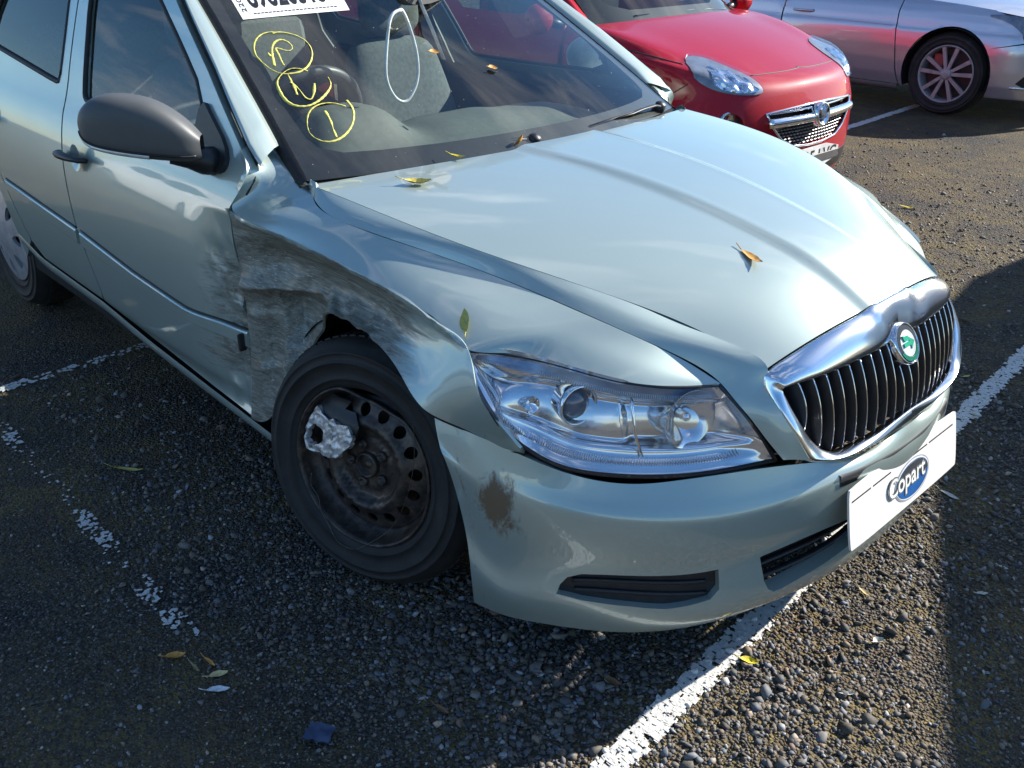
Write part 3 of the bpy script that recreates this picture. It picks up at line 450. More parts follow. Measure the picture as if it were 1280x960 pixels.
mo = mth('MULTIPLY', ramp(t, med, [(.42, (0, 0, 0)), (.55, (1, 1, 1))]), ramp(t, fin, [(.42, (0, 0, 0)), (.60, (1, 1, 1))]))
mo = mth('MULTIPLY', mo, ramp(t, big, [(.36, (.1,)*3), (.55, (1, 1, 1))]))
col = mixc(t, mth('MULTIPLY', mo, .68), col, (.26, .19, .045))
rst = mth('MULTIPLY', ramp(t, noiset(t, 3.1, 6, .66, .5, ov), [(.54, (0, 0, 0)), (.68, (.6,)*3)]), ramp(t, fin, [(.40, (0, 0, 0)), (.6, (1, 1, 1))])); col = mixc(t, rst, col, (.11, .055, .028))
Lk(col, b.inputs['Base Color']); b.inputs['Roughness'].default_value = .85; b.inputs['Specular IOR Level'].default_value = .3
h = mth('ADD', mth('MULTIPLY', vor.outputs['Distance'], -.9), mth('ADD', mth('MULTIPLY', vor2.outputs['Distance'], -.8), mth('MULTIPLY', fin, .8))); bumpn(t, b, h, 1.0, .016)
mesh('ground', [(-150, -150, 0), (150, -150, 0), (150, 150, 0), (-150, 150, 0)], [(0, 1, 2, 3)], M_GND, smooth=False, kind='structure')

# loose stones lying on it
def stones(name, n, cx, cy, fall, box, rmin, rmax, mean, seed, skip=True):
    g = np.random.default_rng(seed); P = []
    while len(P) < n:
        q = np.c_[g.uniform(box[0], box[1], 20000), g.uniform(box[2], box[3], 20000)]; d = np.hypot(q[:, 0]-cx, q[:, 1]-cy); k = g.random(20000) < np.exp(-(d/fall)**2)
        if skip: k &= ~((q[:, 0] < .45) & (q[:, 0] > -3.2) & (np.abs(q[:, 1]) < .62))
        P += q[k].tolist()
    P = np.array(P[:n]); r = np.clip(np.exp(g.normal(math.log(mean), .42, n)), rmin, rmax)
    # coarser beside the car, finer out in the lane
    dens = np.array([noise.noise(Vector((p[0]*2.2, p[1]*2.2, 3.3))) for p in P]); r *= 1+.45*dens; fine = sstep(-1.02, -1.32, P[:, 1])*(P[:, 0] < 1.4); r *= 1-.5*fine
    ph = (1+5**.5)/2; I = np.array([(-1, ph, 0), (1, ph, 0), (-1, -ph, 0), (1, -ph, 0), (0, -1, ph), (0, 1, ph), (0, -1, -ph), (0, 1, -ph), (ph, 0, -1), (ph, 0, 1), (-ph, 0, -1), (-ph, 0, 1)])/1.9
    T = np.array([(0, 11, 5), (0, 5, 1), (0, 1, 7), (0, 7, 10), (0, 10, 11), (1, 5, 9), (5, 11, 4), (11, 10, 2), (10, 7, 6), (7, 1, 8), (3, 9, 4), (3, 4, 2), (3, 2, 6), (3, 6, 8), (3, 8, 9), (4, 9, 5), (2, 4, 11), (6, 2, 10), (8, 6, 7), (9, 8, 1)])
    base = np.stack([I*g.uniform(.55, 1.35, (12, 1)) for _ in range(24)]); vi = g.integers(0, 24, n)
    sc = np.c_[g.uniform(.8, 1.45, n), g.uniform(.75, 1.2, n), g.uniform(.45, .85, n)]; a = g.uniform(0, 2*math.pi, n); tl = g.normal(0, .35, (n, 2))
    V = base[vi]*sc[:, None]*r[:, None, None]; ca, sa = np.cos(a)[:, None], np.sin(a)[:, None]
    x, y, z = V[..., 0], V[..., 1], V[..., 2]; z2 = z+tl[:, :1]*x+tl[:, 1:]*y; X = x*ca-y*sa; Y = x*sa+y*ca
    V = np.stack([X+P[:, :1], Y+P[:, 1:], z2+(r*.16)[:, None]], -1).reshape(-1, 3); F = (T[None]+(np.arange(n)*12)[:, None, None]).reshape(-1, 3)
    me = bpy.data.meshes.new(name); me.vertices.add(len(V)); me.vertices.foreach_set('co', V.ravel()); me.loops.add(len(F)*3); me.loops.foreach_set('vertex_index', F.ravel().astype(np.int32)); me.polygons.add(len(F)); me.polygons.foreach_set('loop_start', np.arange(0, len(F)*3, 3, dtype=np.int32)); me.polygons.foreach_set('loop_total', np.full(len(F), 3, np.int32))
    tone = np.clip(g.beta(2.0, 3.2, n), 0, 1); tone = np.where(g.random(n) < .03, .95, tone); hue = g.random(n)
    onl = np.clip(1-np.abs(P[:, 0]-line_x(P[:, 1]))/.036, 0, 1) > 0; onl &= (g.random(n) < .8) & (P[:, 1] < 2.6)
    pm = onl.astype(float)
    for nm, v in (('tone', tone), ('hue', hue), ('painted', pm)):
        at = me.attributes.new(nm, 'FLOAT', 'POINT'); at.data.foreach_set('value', np.repeat(v, 12).astype(np.float32))
    me.update(); me.validate(); me.materials.append(M_STONE); return link(bpy.data.objects.new(name, me), kind='stuff')
M_STONE, t, b = nodes('grey stone chips'); Lk = t.links.new
a1 = nd(t, 'ShaderNodeAttribute', attribute_name='tone'); a2 = nd(t, 'ShaderNodeAttribute', attribute_name='hue'); a3 = nd(t, 'ShaderNodeAttribute', attribute_name='painted')
c1 = ramp(t, a1.outputs['Fac'], [(0, (.03, .029, .029)), (.4, (.11, .105, .102)), (.75, (.24, .23, .22)), (1, (.48, .46, .43))]); c2 = ramp(t, a2.outputs['Fac'], [(0, (.75, .88, 1.1)), (.5, (1, 1, 1)), (.85, (1.12, .95, .78)), (1, (1.3, .85, .6))])
c = mixc(t, 1.0, c1, c2, 'MULTIPLY'); c = mixc(t, ramp(t, noiset(t, 30, 5, .7), [(.42, (0, 0, 0)), (.66, (.6,)*3)]), c, (.12, .095, .05)); c = mixc(t, a3.outputs['Fac'], c, (.62, .61, .57)); Lk(c, b.inputs['Base Color']); b.inputs['Roughness'].default_value = .75; bumpn(t, b, noiset(t, 400, 3), .4, .001)
g1 = stones('gravel', 56000, .40, -.70, 1.42, (-2.9, 1.9, -1.9, 1.6), .0015, .016, .0040, 11)
g1['label'] = 'loose grey stone chips over the asphalt around the car'
g2 = stones('gravel', 15000, .2, 2.2, 2.4, (-2.6, 1.6, .9, 5.6), .002, .013, .0042, 12, False); g2['label'] = 'loose stone chips on the far asphalt'

# worn paint lines: ragged flakes of paint left on the surface
M_LINE = plain('worn white road paint', (.60, .59, .55), .8, var=.18, vs=90, bump=.6, bs=300)
def paint_line(name, p0, p1, wd, cover, seed, cell=.0052, patchy=0.0):
    p0 = np.array(p0, float); p1 = np.array(p1, float); Ln = np.linalg.norm(p1-p0); d = (p1-p0)/Ln; nn = np.array([-d[1], d[0]]); g = np.random.default_rng(seed); V = []; F = []
    for i in range(int(Ln/cell)):
        for j in range(int(wd*1.5/cell)):
            u = (i+.5)*cell; v = (j+.5)*cell-wd*.75; q = p0+d*u+nn*v; e = wd*.5-abs(v)+.012*noise.noise(Vector((q[0]*40, q[1]*40, seed)))
            if e < 0: continue
            k = .5+.5*noise.fractal(Vector((q[0]*95, q[1]*95, seed*1.7)), 1, 2, 4); big_ = .5+.5*noise.fractal(Vector((q[0]*4, q[1]*4, seed*3.1)), 1, 2, 2)
            if k > cover-patchy*(1-sstep(.45, .62, big_))+.02*g.normal(): continue
            z = .0042+.0014*g.random(); b_ = len(V); h_ = cell*1.05
            for sx, sy in ((-1, -1), (1, -1), (1, 1), (-1, 1)): c_ = q+d*(h_*sx*(1+.5*g.normal()*.4))+nn*(h_*sy*(1+.5*g.normal()*.4)); V.append((c_[0], c_[1], z+.0012*g.normal()*.4))
            F.append((b_, b_+1, b_+2, b_+3))
    return mesh(name, V, F, M_LINE, smooth=False, kind='structure')
paint_line('bay_line', (line_x(-1.08), -1.08), (line_x(2.7), 2.7), .056, .50, 3)
paint_line('bay_line', (-1.70, -1.75), (-1.745, -.42), .045, .49, 5, patchy=.16)
paint_line('bay_line', (-1.55, -1.235), (-.10, -1.245), .045, .41, 8, .0028, patchy=.26)
paint_line('bay_line', (-1.93, 4.6), (-2.03, 6.6), .055, .60, 9, .012)
# ------------------------------------------------------------------ the damaged car: surfaces (metres; front axle at x = 0, near side at -y)
def nrm_flip(fn_n, hint): return float((fn_n.reshape(-1, 3) @ np.array(hint)).mean()) < 0
def full(P):
    """grid of one half (first column on the centre line) -> both halves"""
    P = np.array(P, float); return np.concatenate([(P[:, :0:-1])*[1, -1, 1], P], 1)
def merge(name, objs, mat=None, parent=None):
    V = []; F = []; S = []; A = {}; MI = []; mats = []
    names = {a.name for o in objs for a in o.data.attributes if a.data_type == 'FLOAT' and a.domain == 'POINT'}
    for o in objs:
        me = o.data; b = len(V); V += [tuple(v.co) for v in me.vertices]; F += [[b+i for i in p.vertices] for p in me.polygons]; S += [p.use_smooth for p in me.polygons]
        mo = []
        for m in me.materials:
            if m not in mats: mats.append(m)
            mo.append(mats.index(m))
        MI += [mo[p.material_index] for p in me.polygons]
        for n in names:
            A.setdefault(n, []); A[n] += ([d.value for d in me.attributes[n].data] if n in me.attributes else [0.0]*len(me.vertices))
    for o in objs:
        me = o.data; bpy.data.objects.remove(o); bpy.data.meshes.remove(me)
    r = mesh(name, V, F, mat or mats, parent, S, attr=A or None)
    if mat is None and len(mats) > 1: r.data.polygons.foreach_set('material_index', MI)
    return r
CC = (-.6, -.25, .45)
car = empty('damaged_car', label='pale silver-green hatchback with a crushed, scraped right front wing', cat='car')
BON, FLK, BMP, HLT = Patch(full(D['bonnet'])), Patch(D['flank']), Patch(full(D['bumper'])), Patch(D['headlight'])
FTOP, FSID, WSC = Patch(D['fender_top']), Patch(D['fender_side']), Patch(full(D['windscreen']))

# bonnet with its raised centre
def bon_disp(p, n):
    yc = np.interp(p[:, 0], [-.15, .82], [.142, .078]); q = np.abs(p[:, 1])
    h = .009*(1-sstep(yc-.008, yc+.036, q))+.0008*np.exp(-((q-yc+.004)/.014)**2); up = n*np.sign(n[:, 2:3])
    return p+up*h[:, None]
b1 = sheet('b', BON, 120, 150, M_PAINT, rng=(.002, .997, .002, .998), disp=bon_disp, ctr=CC, flange=.004)
b2 = sheet('b', FLK, 110, 16, M_PAINT, rng=(0, 1, 0, .988), ctr=CC); b3 = sheet('b', FLK, 110, 16, M_PAINT, rng=(0, 1, 0, .988), ctr=CC, mirror=True)
bonnet = merge('bonnet', [b1, b2, b3], M_PAINT, car)

# front wings
def zc5(x): return np.interp(x, [-.46, -.25, 0, .2, .3, .38], [.858, .853, .832, .81, .79, .765])
def crumple(p, n):
    x, z = p[:, 0], p[:, 2]; d = zc5(x)-z
    a = sstep(.0, .04, d)*(1-sstep(.14, .38, x)); rear = 1-sstep(-.30, -.10, x)
    edge = sstep(-.452, -.435, x)                      # keeps the shut line with the door
    w1 = fbm(p, 5, 2, 3.1); w2 = fbm(p*[1, 1, 1.6], 14, 3, 8.2); w3 = fbm(p*[2.0, 1, 1], 26, 3, 6.1)
    zf = .672+.16*(x+.45)+.008*w2                       # long fold running back over the arch
    q = z-zf; h = np.zeros(len(p))
    h += rear*(.020*np.exp(-np.abs(q)/.022)-.011*np.exp(-((q-.065)/.035)**2)-.008*np.exp(-((q+.050)/.028)**2))
    xf = -.318+.014*np.sin(z*17)+.006*w2                 # upright crease below it
    low = 1-sstep(-.03, .0, q)
    h += low*(.009*np.exp(-np.abs(x-xf)/.008)-.034*sstep(-.002, .030, x-xf)*(1-sstep(-.20, -.10, x)))
    for zz, xa, am in ((.60, -.40, .007), (.46, -.37, .008)):
        h += am*np.exp(-np.abs(z-zz-.25*(x-xa)+.006*w2)/.018)*np.exp(-((x-xa)/.06)**2)
    h += -.016*np.exp(-((d-.085)/.045)**2)*sstep(-.45, -.30, x)*(1-sstep(.05, .30, x))      # hollow under the upper edge
    s2 = z-(zc5(x)-.115+.10*(x-.05)+.01*w2); h += .010*np.exp(-np.abs(s2)/.012)*sstep(-.22, -.10, x)*(1-sstep(.10, .26, x))
    h += .005*w1+.0015*w2+.0005*w3
    h = h*a*edge
    h += (.004*np.exp(-((d-.006)/.010)**2)*(1+.7*w3+.6*w2))*(1-sstep(.3, .38, x))*sstep(-.43, -.40, x)
    rr = np.hypot(x+.02, z-.33); jag = np.exp(-((rr-.40)/.035)**2)*(x < .12)*(z > .45)
    p = p+np.c_[.004*jag*w3, np.zeros(len(p)), .007*jag*(w2+.3*w3)]
    return p+n*h[:, None]
def scr_f(p):
    x, z = p[:, 0], p[:, 2]; d = zc5(x)-z
    s = (1-sstep(.05, .42, x))*sstep(-.004, .014, d)*(.86+.14*np.cos(x*9))
    m = .42*np.exp(-((d-.004)/.010)**2)*(1-sstep(.36, .39, x))*sstep(-.35, -.2, x)
    m += .35*np.exp(-((p[:, 0]-.43)/.05)**2-((z-.60)/.03)**2)
    zf = .672+.16*(x+.45); m += .52*np.exp(-((z-zf+.015)/.026)**2)*(1-sstep(-.25, -.05, x))+.34*np.exp(-((d-.12)/.03)**2)*sstep(-.1, .0, x)*(1-sstep(.08, .2, x))
    return {'scrape': s, 'mud': m}
def zero(p): return {'scrape': np.zeros(len(p)), 'mud': np.zeros(len(p))}
def side_y0(z):
    k = np.array([.16, .22, .30, .42, .56, .70, .80, .87, .93, .975, 1.05, 1.2, 1.36, 1.42]); y = np.array([-.80, -.838, -.858, -.870, -.876, -.872, -.860, -.842, -.818, -.796, -.765, -.70, -.615, -.57])
    return nspl(k, y[:, None], np.clip(z, .16, 1.42))[:, 0]
f1 = sheet('f', FTOP, 110, 26, M_DAMP, rng=(0, 1, .006, 1), ctr=CC, flange=.014, attr=zero)
f2 = sheet('f', FSID, 210, 130, M_DAMP, rng=(.004, 1, 0, 1), ctr=CC, flange=.006, disp=crumple, attr=scr_f)
fender = merge('front_wing', [f1, f2], M_DAMP, car); fender['label'] = 'crushed and scraped right front wing'
P_far = np.array(D['fender_side']).copy()
P_far[:7, 1:6, 1] -= .04*np.sin(np.linspace(0, math.pi, 7))[1:6][None]
g1 = sheet('f', FTOP, 60, 16, M_PAINT, rng=(0, 1, .006, 1), ctr=CC, mirror=True); g2 = sheet('f', Patch(P_far), 60, 30, M_PAINT, ctr=CC, mirror=True)
merge('front_wing', [g1, g2], M_PAINT, car)

# bumper with fog blanks and lower intake
NB = (.5, .5)
def vv(poly, side): return [(u, .5+side*v*.5) for u, v in poly]
fogs = [np.array(vv(D['fog_hole'], s)) for s in (1, -1)]
itk = D['intake_hole']; ih = np.array(vv(itk[:7], 1)+vv(itk[:7][::-1], -1)+vv(itk[7:][::-1], -1)+vv(itk[7:], 1))
def bscr(p):
    x, y, z = p[:, 0], p[:, 1], p[:, 2]
    near = y < 0; e = np.interp(z, [.15, .3, .45, .6], [.44, .42, .40, .36])
    m = .66*np.exp(-((x-.465)/.050)**2-((z-.490)/.058)**2)*near+.42*np.exp(-((x-.50)/.05)**2-((z-.41)/.05)**2)*near
    m += .45*np.exp(-((x-e)/.012)**2)*near+.40*np.exp(-((x-.46)/.04)**2-((z-.445)/.06)**2)*near
    s = .30*np.exp(-((x-.47)/.08)**2-((z-.53)/.05)**2)*near+.15*np.exp(-((x-.63)/.05)**2-((z-.42)/.06)**2)*near+.42*np.exp(-((z-.165)/.014)**2)
    return {'scrape': s, 'mud': m}
bumper = trim('front_bumper', BMP, [(.004, .003), (.004, .997), (.998, .997), (.998, .003)], fogs+[ih], .016, (BMP.lu, BMP.lv), M_DAMP, car, flange=.022, holeflange=.035, ctr=CC, attr=bscr)
for s, fh in zip((1, -1), fogs):
    c = fh.mean(0); big = c+(fh-c)*1.06
    fb = trim('fog_lamp_blank', BMP, big, (), .02, (BMP.lu, BMP.lv), M_BLACK, bumper, off=-.018, flange=0, ctr=CC)
    m = MB(); u0 = fh[:, 0].min(); u1 = fh[:, 0].max(); v0 = fh[:, 1].min(); v1 = fh[:, 1].max()
    for f in (.36, .68):
        vs_ = np.linspace(v0+(v1-v0)*.07, v1-(v1-v0)*.12, 24); us_ = u0+(u1-u0)*(f+.10*((np.linspace(-1, 1, 24))**2)); p = BMP(us_, vs_)
        m.tube(p+np.array([-.013, .008*s, 0]), .0045, 6)
    m.build('louvre', M_BLACK, fb)
c = ih.mean(0); ib = trim('lower_intake', BMP, c+(ih-c)*1.05, (), .03, (BMP.lu, BMP.lv), M_DARK, bumper, off=-.065, flange=0, ctr=CC)
for f in (.2, .5, .8):
    m = MB(); vs_ = np.linspace(ih[:, 1].min()+.01, ih[:, 1].max()-.01, 50); u0 = ih[:, 0].min(); u1 = ih[:, 0].max(); p = BMP(np.full(50, u0+(u1-u0)*f), vs_); p[:, 0] -= .038
    m.tube(p, .009, 6, flat=.55); m.build('intake_slat', M_BLACK, bumper)

gp_ = FSID.grid(np.linspace(FSID.ku[10], 1, 30), np.array([1.0]))[:, 0]
for s in (1, -1): m = MB(); m.tube((gp_+[.0, .004, -.002])*[1, s, 1], .0045, 6); m.build('wing_gap', M_DARK, car)
# headlights
def headlight(mir):
    s = -1 if mir else 1; N = 60
    G = HLT.grid(np.linspace(.0, 1, N), np.linspace(.0, 1, 34)); du = np.gradient(G, axis=0); dv = np.gradient(G, axis=1); n = np.cross(du, dv); n /= np.linalg.norm(n, axis=2)[..., None]+1e-9
    if n[N//2, 17] @ np.array([.6, -.5, .5]) < 0: n = -n
    U, Vv = np.meshgrid(np.linspace(0, 1, N), np.linspace(0, 1, 34), indexing='ij')
    bx = lambda t_, w_: np.clip(np.minimum(t_, 1-t_)/w_, 0, 1)**.5
    dep = .052*bx(U, .10)*bx(Vv, .16)
    dep -= .020*sstep(.72, .80, Vv)*(1-sstep(.95, 1.0, Vv))*bx(U, .08)            # lower shelf
    dep -= .014*(1-sstep(.13, .19, Vv))*bx(U, .1)
    dep += .012*sstep(.60, .625, U-.10*(Vv-.5))*(1-sstep(.9, .97, U))*(1-sstep(.70, .78, Vv))
    H = G-n*dep[..., None]-n*.006
    mb = MB(); mb.grid(H*[1, s, 1], flip=not mir); h = mb.build('headlight', M_HOUS, car); h['label'] = 'clear headlight with a round projector lens' if not mir else 'far headlight'
    sh = MB()
    dk = MB(); ii = np.linspace(0, 1, 40); top = HLT.grid(ii, np.array([.02, .07, .13]));
    nn = n[np.clip((ii*(N-1)).astype(int), 0, N-1), 3]; dk.grid((top-nn[:, None]*np.array([.012, .018, .024])[None, :, None])*[1, s, 1], flip=not mir); dk.build('bezel', plain_cache('headlight bezel grey', (.30, .35, .45), .3, .7), h)
    P = np.array(D['proj'])*[1, s, 1]; ax = Vector((.93, -.22*s, .02)).normalized()
    base = Vector(P)-ax*.062+Vector((0, 0, -.004))
    M = frame(base, ax); r = MB(); r.lathe([(.036, -.03), (.041, 0), (.0425, .012), (.040, .016), (.037, .013), (.034, -.004)], 40, M); r.build('projector_ring', M_CHROME, h)
    r = MB(); r.lathe([(.0335, -.02), (.0335, -.004), (.031, .004), (.025, .011), (.016, .016), (.007, .0185), (.0005, .019)], 36, M); r.build('projector_lens', M_PLENS, h)
    B = np.array(D['bowl'])*[1, s, 1]; M = frame(Vector(B)-ax*.066+Vector((0, 0, .0)), ax)
    r = MB(); r.lathe([(.003, -.012), (.018, -.010), (.032, -.002), (.048, .010), (.062, .026), (.0635, .026)], 40, M); r.build('high_beam_reflector', M_HOUS, h); r = MB(); r.lathe([(.009, -.010), (.010, .012), (.008, .018), (.0, .020)], 20, M); r.build('bulb_shield', M_ALU, h)
    # ribbed light guide along the top and the ribbed indicator along the bottom
    nb = 120; uu = np.linspace(.07, .93, nb)
    for nm, va, vb, dd, mt_ in (('upper_ribs', .05, .15, .020, M_RIB), ('indicator_ribs', .84, .95, .022, M_RIB)):
        r = MB(); A_ = HLT.grid(uu, np.array([va, vb])); ni = n[np.clip((uu*(N-1)).astype(int), 0, N-1), int((va+vb)/2*33)]
        for k in range(nb): r.tube([(A_[k, 0]-ni[k]*dd)*[1, s, 1], (A_[k, 1]-ni[k]*dd)*[1, s, 1]], .0010, 4)
        r.build(nm, mt_, h, kind='stuff')
    q = HLT.grid(np.array([.60, .61, .62, .63, .64, .655, .67]), np.linspace(.18, .80, 7)); q = np.array([q[i, i] for i in range(7)]); r = MB()
    r.tube((q-n[38, 17]*.030)*[1, s, 1], .0035, 6); r.build('chamber_divider', M_CHROME, h)
    q = HLT(np.array([.30]), np.array([.55]))[0]; r = MB(); r.lathe([(.004, -.01), (.012, -.004), (.017, .006), (.0175, .006)], 20, frame((q-n[18, 18]*.046)*[1, s, 1], ax)); r.build('side_lamp', M_CHROME, h)
    sheet('lens', HLT, 60, 34, M_LENS, h, ctr=CC, mirror=mir, flange=.004)
    e = np.concatenate([HLT.grid(np.linspace(0, 1, 60), np.array([0.]))[:, 0], HLT.grid(np.array([1.]), np.linspace(0, 1, 24))[0], HLT.grid(np.linspace(1, 0, 60), np.array([1.]))[:, 0]])
    ne = np.concatenate([n[np.linspace(0, N-1, 60).astype(int), 1], n[N-2, np.linspace(1, 32, 24).astype(int)], n[np.linspace(N-1, 0, 60).astype(int), 32]])
    r = MB(); r.tube((e-ne*.006)*[1, s, 1], .0045, 8); r.build('seal', M_RUB, h)
_pc = {}
M_HOUS = plain('silvered lamp housing', (.84, .84, .84), .13, .78, var=.04)
def plain_cache(nm, *a, **k):
    if nm not in _pc: _pc[nm] = plain(nm, *a, **k)
    return _pc[nm]
M_RIB = plain('clear ribbed plastic', (.66, .69, .73), .18, .5)
M_PLENS, t_, b_ = nodes('projector lens glass'); b_.inputs['Base Color'].default_value = (.10, .11, .14, 1); b_.inputs['Roughness'].default_value = .02; b_.inputs['Coat Weight'].default_value = 1
g_ = HLT.grid(np.array([.5, .51]), np.array([.5, .51])); hflip = bool(np.cross(g_[1, 0]-g_[0, 0], g_[0, 1]-g_[0, 0]) @ np.array([.6, -.5, .5]) < 0)
headlight(False); headlight(True)

# grille: chrome surround, slats, badge
GO = np.array(D['grille_outer']); GI = np.array(D['grille_inner'])
def loop(Pn, N):
    k = np.concatenate([[0], np.cumsum(np.linalg.norm(np.diff(Pn, axis=0), axis=1)**.8)]); k /= k[-1]
    return nspl(k, Pn, np.linspace(0, 1, N))
def chaikin_open(P, it=2):
    P = np.array(P, float)
    for _ in range(it):
        q = np.stack([P[:-1]*.75+P[1:]*.25, P[:-1]*.25+P[1:]*.75], 1).reshape(-1, 3); P = np.concatenate([P[:1], q, P[-1:]])
    return P
def pair(A, B, N=90):
    kk = np.linspace(0, len(A)-1, N)
    f = lambda Q: np.stack([np.interp(kk, np.arange(len(Q)), Q[:, i]) for i in range(3)], 1)
    a, b = f(A), f(B)
    for _ in range(3): a[1:-1] = a[:-2]*.25+a[1:-1]*.5+a[2:]*.25; b[1:-1] = b[:-2]*.25+b[1:-1]*.5+b[2:]*.25
    return a, b
ga, gb = pair(GO, GI)
mb = MB(); fw = np.array([.85, 0, .5])
lp_ = BON.grid(np.array([.999]), np.linspace(0, .5, 80))[0]*[1, -1, 1]; lp_ = bon_disp(lp_, np.tile([.25, 0, .97], (80, 1))); o_ = np.argsort(lp_[:, 1])
top_ = (np.arange(len(ga)) < len(ga)*4.0/14) & (ga[:, 1] > -.372)
for i in np.where(top_)[0]: ga[i] = [np.interp(ga[i, 1], lp_[o_, 1], lp_[o_, 0]), ga[i, 1], np.interp(ga[i, 1], lp_[o_, 1], lp_[o_, 2])]
ga[top_] += np.array([.001, 0, -.0022])
for s in (1, -1):
    a = ga*[1, s, 1]; b = gb*[1, s, 1]; wdt = np.linalg.norm(a-b, axis=1)[:, None]; br = np.array([.6, 0, .8]); brow = sstep(.64, .70, a[:, 2])[:, None]
    secs = [a-fw*.012]
    for f in (0, .04, .12, .24, .38, .54, .70, .84, .94, 1.0): secs.append(a*(1-f)+b*f+(br*brow*.13+fw*(1-brow)*.10)*wdt*math.sin(math.pi*min(1, f*.97+.0))**.9+fw*(.003*min(1, f*12)*min(1, (1-f)*12)))
    secs.append(b-fw*.022)
    mb.grid(np.stack(secs, 1), flip=(s == -1))
gr = mb.build('grille', M_CHROMEB, car); gr['label'] = 'chrome grille surround with vertical slats'
# backing panel
ctr = MB()
bk = np.concatenate([gb, (gb*[1, -1, 1])[::-1][1:-1]]); bb = bk-np.array([.055, 0, .008])
n = len(bb); cen = bb.mean(0); ctr.add(list(bb)+[cen], [(n, (i+1) % n, i) for i in range(n)]); ctr.build('backing', M_DARK, gr)
def edge_at(y, top):
    h = gb[:gb.shape[0]//2+8] if top else gb[gb.shape[0]//2-2:]
    if top:
        h = gb[gb[:, 2] > .64]
    else:
        h = gb[gb[:, 2] < .64]
    o = np.argsort(h[:, 1]); return np.array([np.interp(-abs(y), h[o, 1], h[o, i]) if i != 1 else y for i in range(3)])
for i in range(20):
    y = -.335+.67*i/19; p0 = edge_at(y, True); p1 = edge_at(y, False)
    if abs(y) < .05: p0 = p0-np.array([-.012, 0, .03])
    t = np.linspace(0, 1, 12)[:, None]; ln = p0*(1-t)+p1*t+np.array([.012, 0, .004])*np.sin(math.pi*t)**.8-np.array([.006, 0, 0]); m = MB()
    bkp = ln-np.array([.042, 0, .004]); th = .0030
    G = np.stack([bkp+[0, -th*1.4, 0], ln+[-.006, -th, 0], ln+[0, -th*.4, 0], ln+[0, th*.4, 0], ln+[-.006, th, 0], bkp+[0, th*1.4, 0]], 1); m.grid(G, flip=False)
    sl_ = m.build('slat', M_BLACK, gr, sharp=50)
    e = MB(); e.tube(ln+[.0010, 0, 0], .0016, 6); e.build('slat_edge', M_CHROME, sl_)
# badge: dark ring, pale disc, green winged arrow
bz = Vector((.86, 0, .51)).normalized(); Mb = frame((.874, 0, .694), bz, (0, 0, 1))
m = MB(); m.lathe([(.046, -.02), (.046, .001), (.0445, .004), (.042, .004), (.0415, .002)], 48, Mb); bd = m.build('badge', M_CHROME, gr)
m = MB(); m.lathe([(.0416, .0022), (.029, .0040)], 48, Mb); m.build('badge_ring', plain('badge black', (.03, .035, .034), .2, coat=1), bd)
m = MB(); m.lathe([(.0292, .0042), (.015, .0052), (.0002, .0056)], 40, Mb); m.build('badge_disc', plain('badge silver', (.75, .77, .77), .25, .4), bd)
m = MB(); gm = plain('badge green', (.01, .30, .17), .3, coat=1)
# local X is up, local Y is to the left of the car
W = lambda P: [(z*.001, -y*.001) for y, z in P]
m.prism(W([(-22, -5), (4, -5), (4, -14), (22, 0), (4, 12), (4, 4), (-22, 4)]), .0055, .0075, Mb)
for k in range(3): m.prism(W([(-16+k*7, 5), (-20+k*7, 20-k*1.5), (-13+k*7, 21-k*2), (-9+k*7, 5)]), .0055, .0075, Mb)
m.build('badge_arrow', gm, bd)
m = MB()
for k in range(22):
    a = R(205+k*6.2); m.prism([(math.sin(a)*r_, -math.cos(a)*r_) for r_, a in ((.031, a), (.039, a), (.039, a+.05), (.031, a+.05))], .0036, .0048, Mb)
m.build('badge_laurel', gm, bd)

# windscreen: clear glass, black printed border, rubber at the pillars
ws = trim('windscreen', WSC, [(0, .0), (0, 1), (1, 1), (1, 0)], (), .05, (WSC.lu, WSC.lv), M_GLASS, car, flange=.0, ctr=CC)
ins = lambda a, b, c, d: rounded([(a, b), (a, c), (d, c), (d, b)], 3)
inner_ = [(.095, .06), (.080, .2), (.072, .5), (.080, .8), (.095, .94), (.2, .965), (.6, .968), (.93, .965), (.96, .92), (.96, .08), (.93, .035), (.6, .032), (.2, .035)]
trim('printed_border', WSC, [(0.001, .001), (.001, .999), (.999, .999), (.999, .001)], [rounded(inner_, 1)], .05, (WSC.lu, WSC.lv), M_RUB, ws, off=-.004, flange=0, ctr=CC)
for s in (1, -1):
    t = np.linspace(.0, 1, 30); p = WSC(t, np.full(30, 1.0)); p = p*[1, s, 1]; m = MB(); q = p+np.c_[np.zeros(30), np.full(30, -.012*s), np.full(30, -.006)]
    w_ = np.c_[np.zeros(30), np.full(30, -.022*s), np.full(30, -.016)]; m.grid(np.stack([p+[0, 0, .002], p+w_*.5+[0, 0, .004], p+w_+[0, 0, .0], p+w_+[0, 0, -.02]], 1), flip=(s == 1)); m.build('pillar_rubber', M_RUBS, car)
def on_glass(uv, off):
    uv = np.array(uv, float); u, v = uv[:, 0], .5+uv[:, 1]*.5; p = WSC(u, v); e = 1e-3
    n = np.cross(WSC(u+e, v)-WSC(u-e, v), WSC(u, v+e)-WSC(u, v-e)); n /= np.linalg.norm(n, axis=1)[:, None]; n *= np.sign(n[:, 2:3]); return p+n*off, n
M_YEL = plain('yellow wax crayon', (.62, .57, .13), .75, var=.25, vs=150)
grp = [(0, 1, 2), (3, 4, 5), (6, 7)]
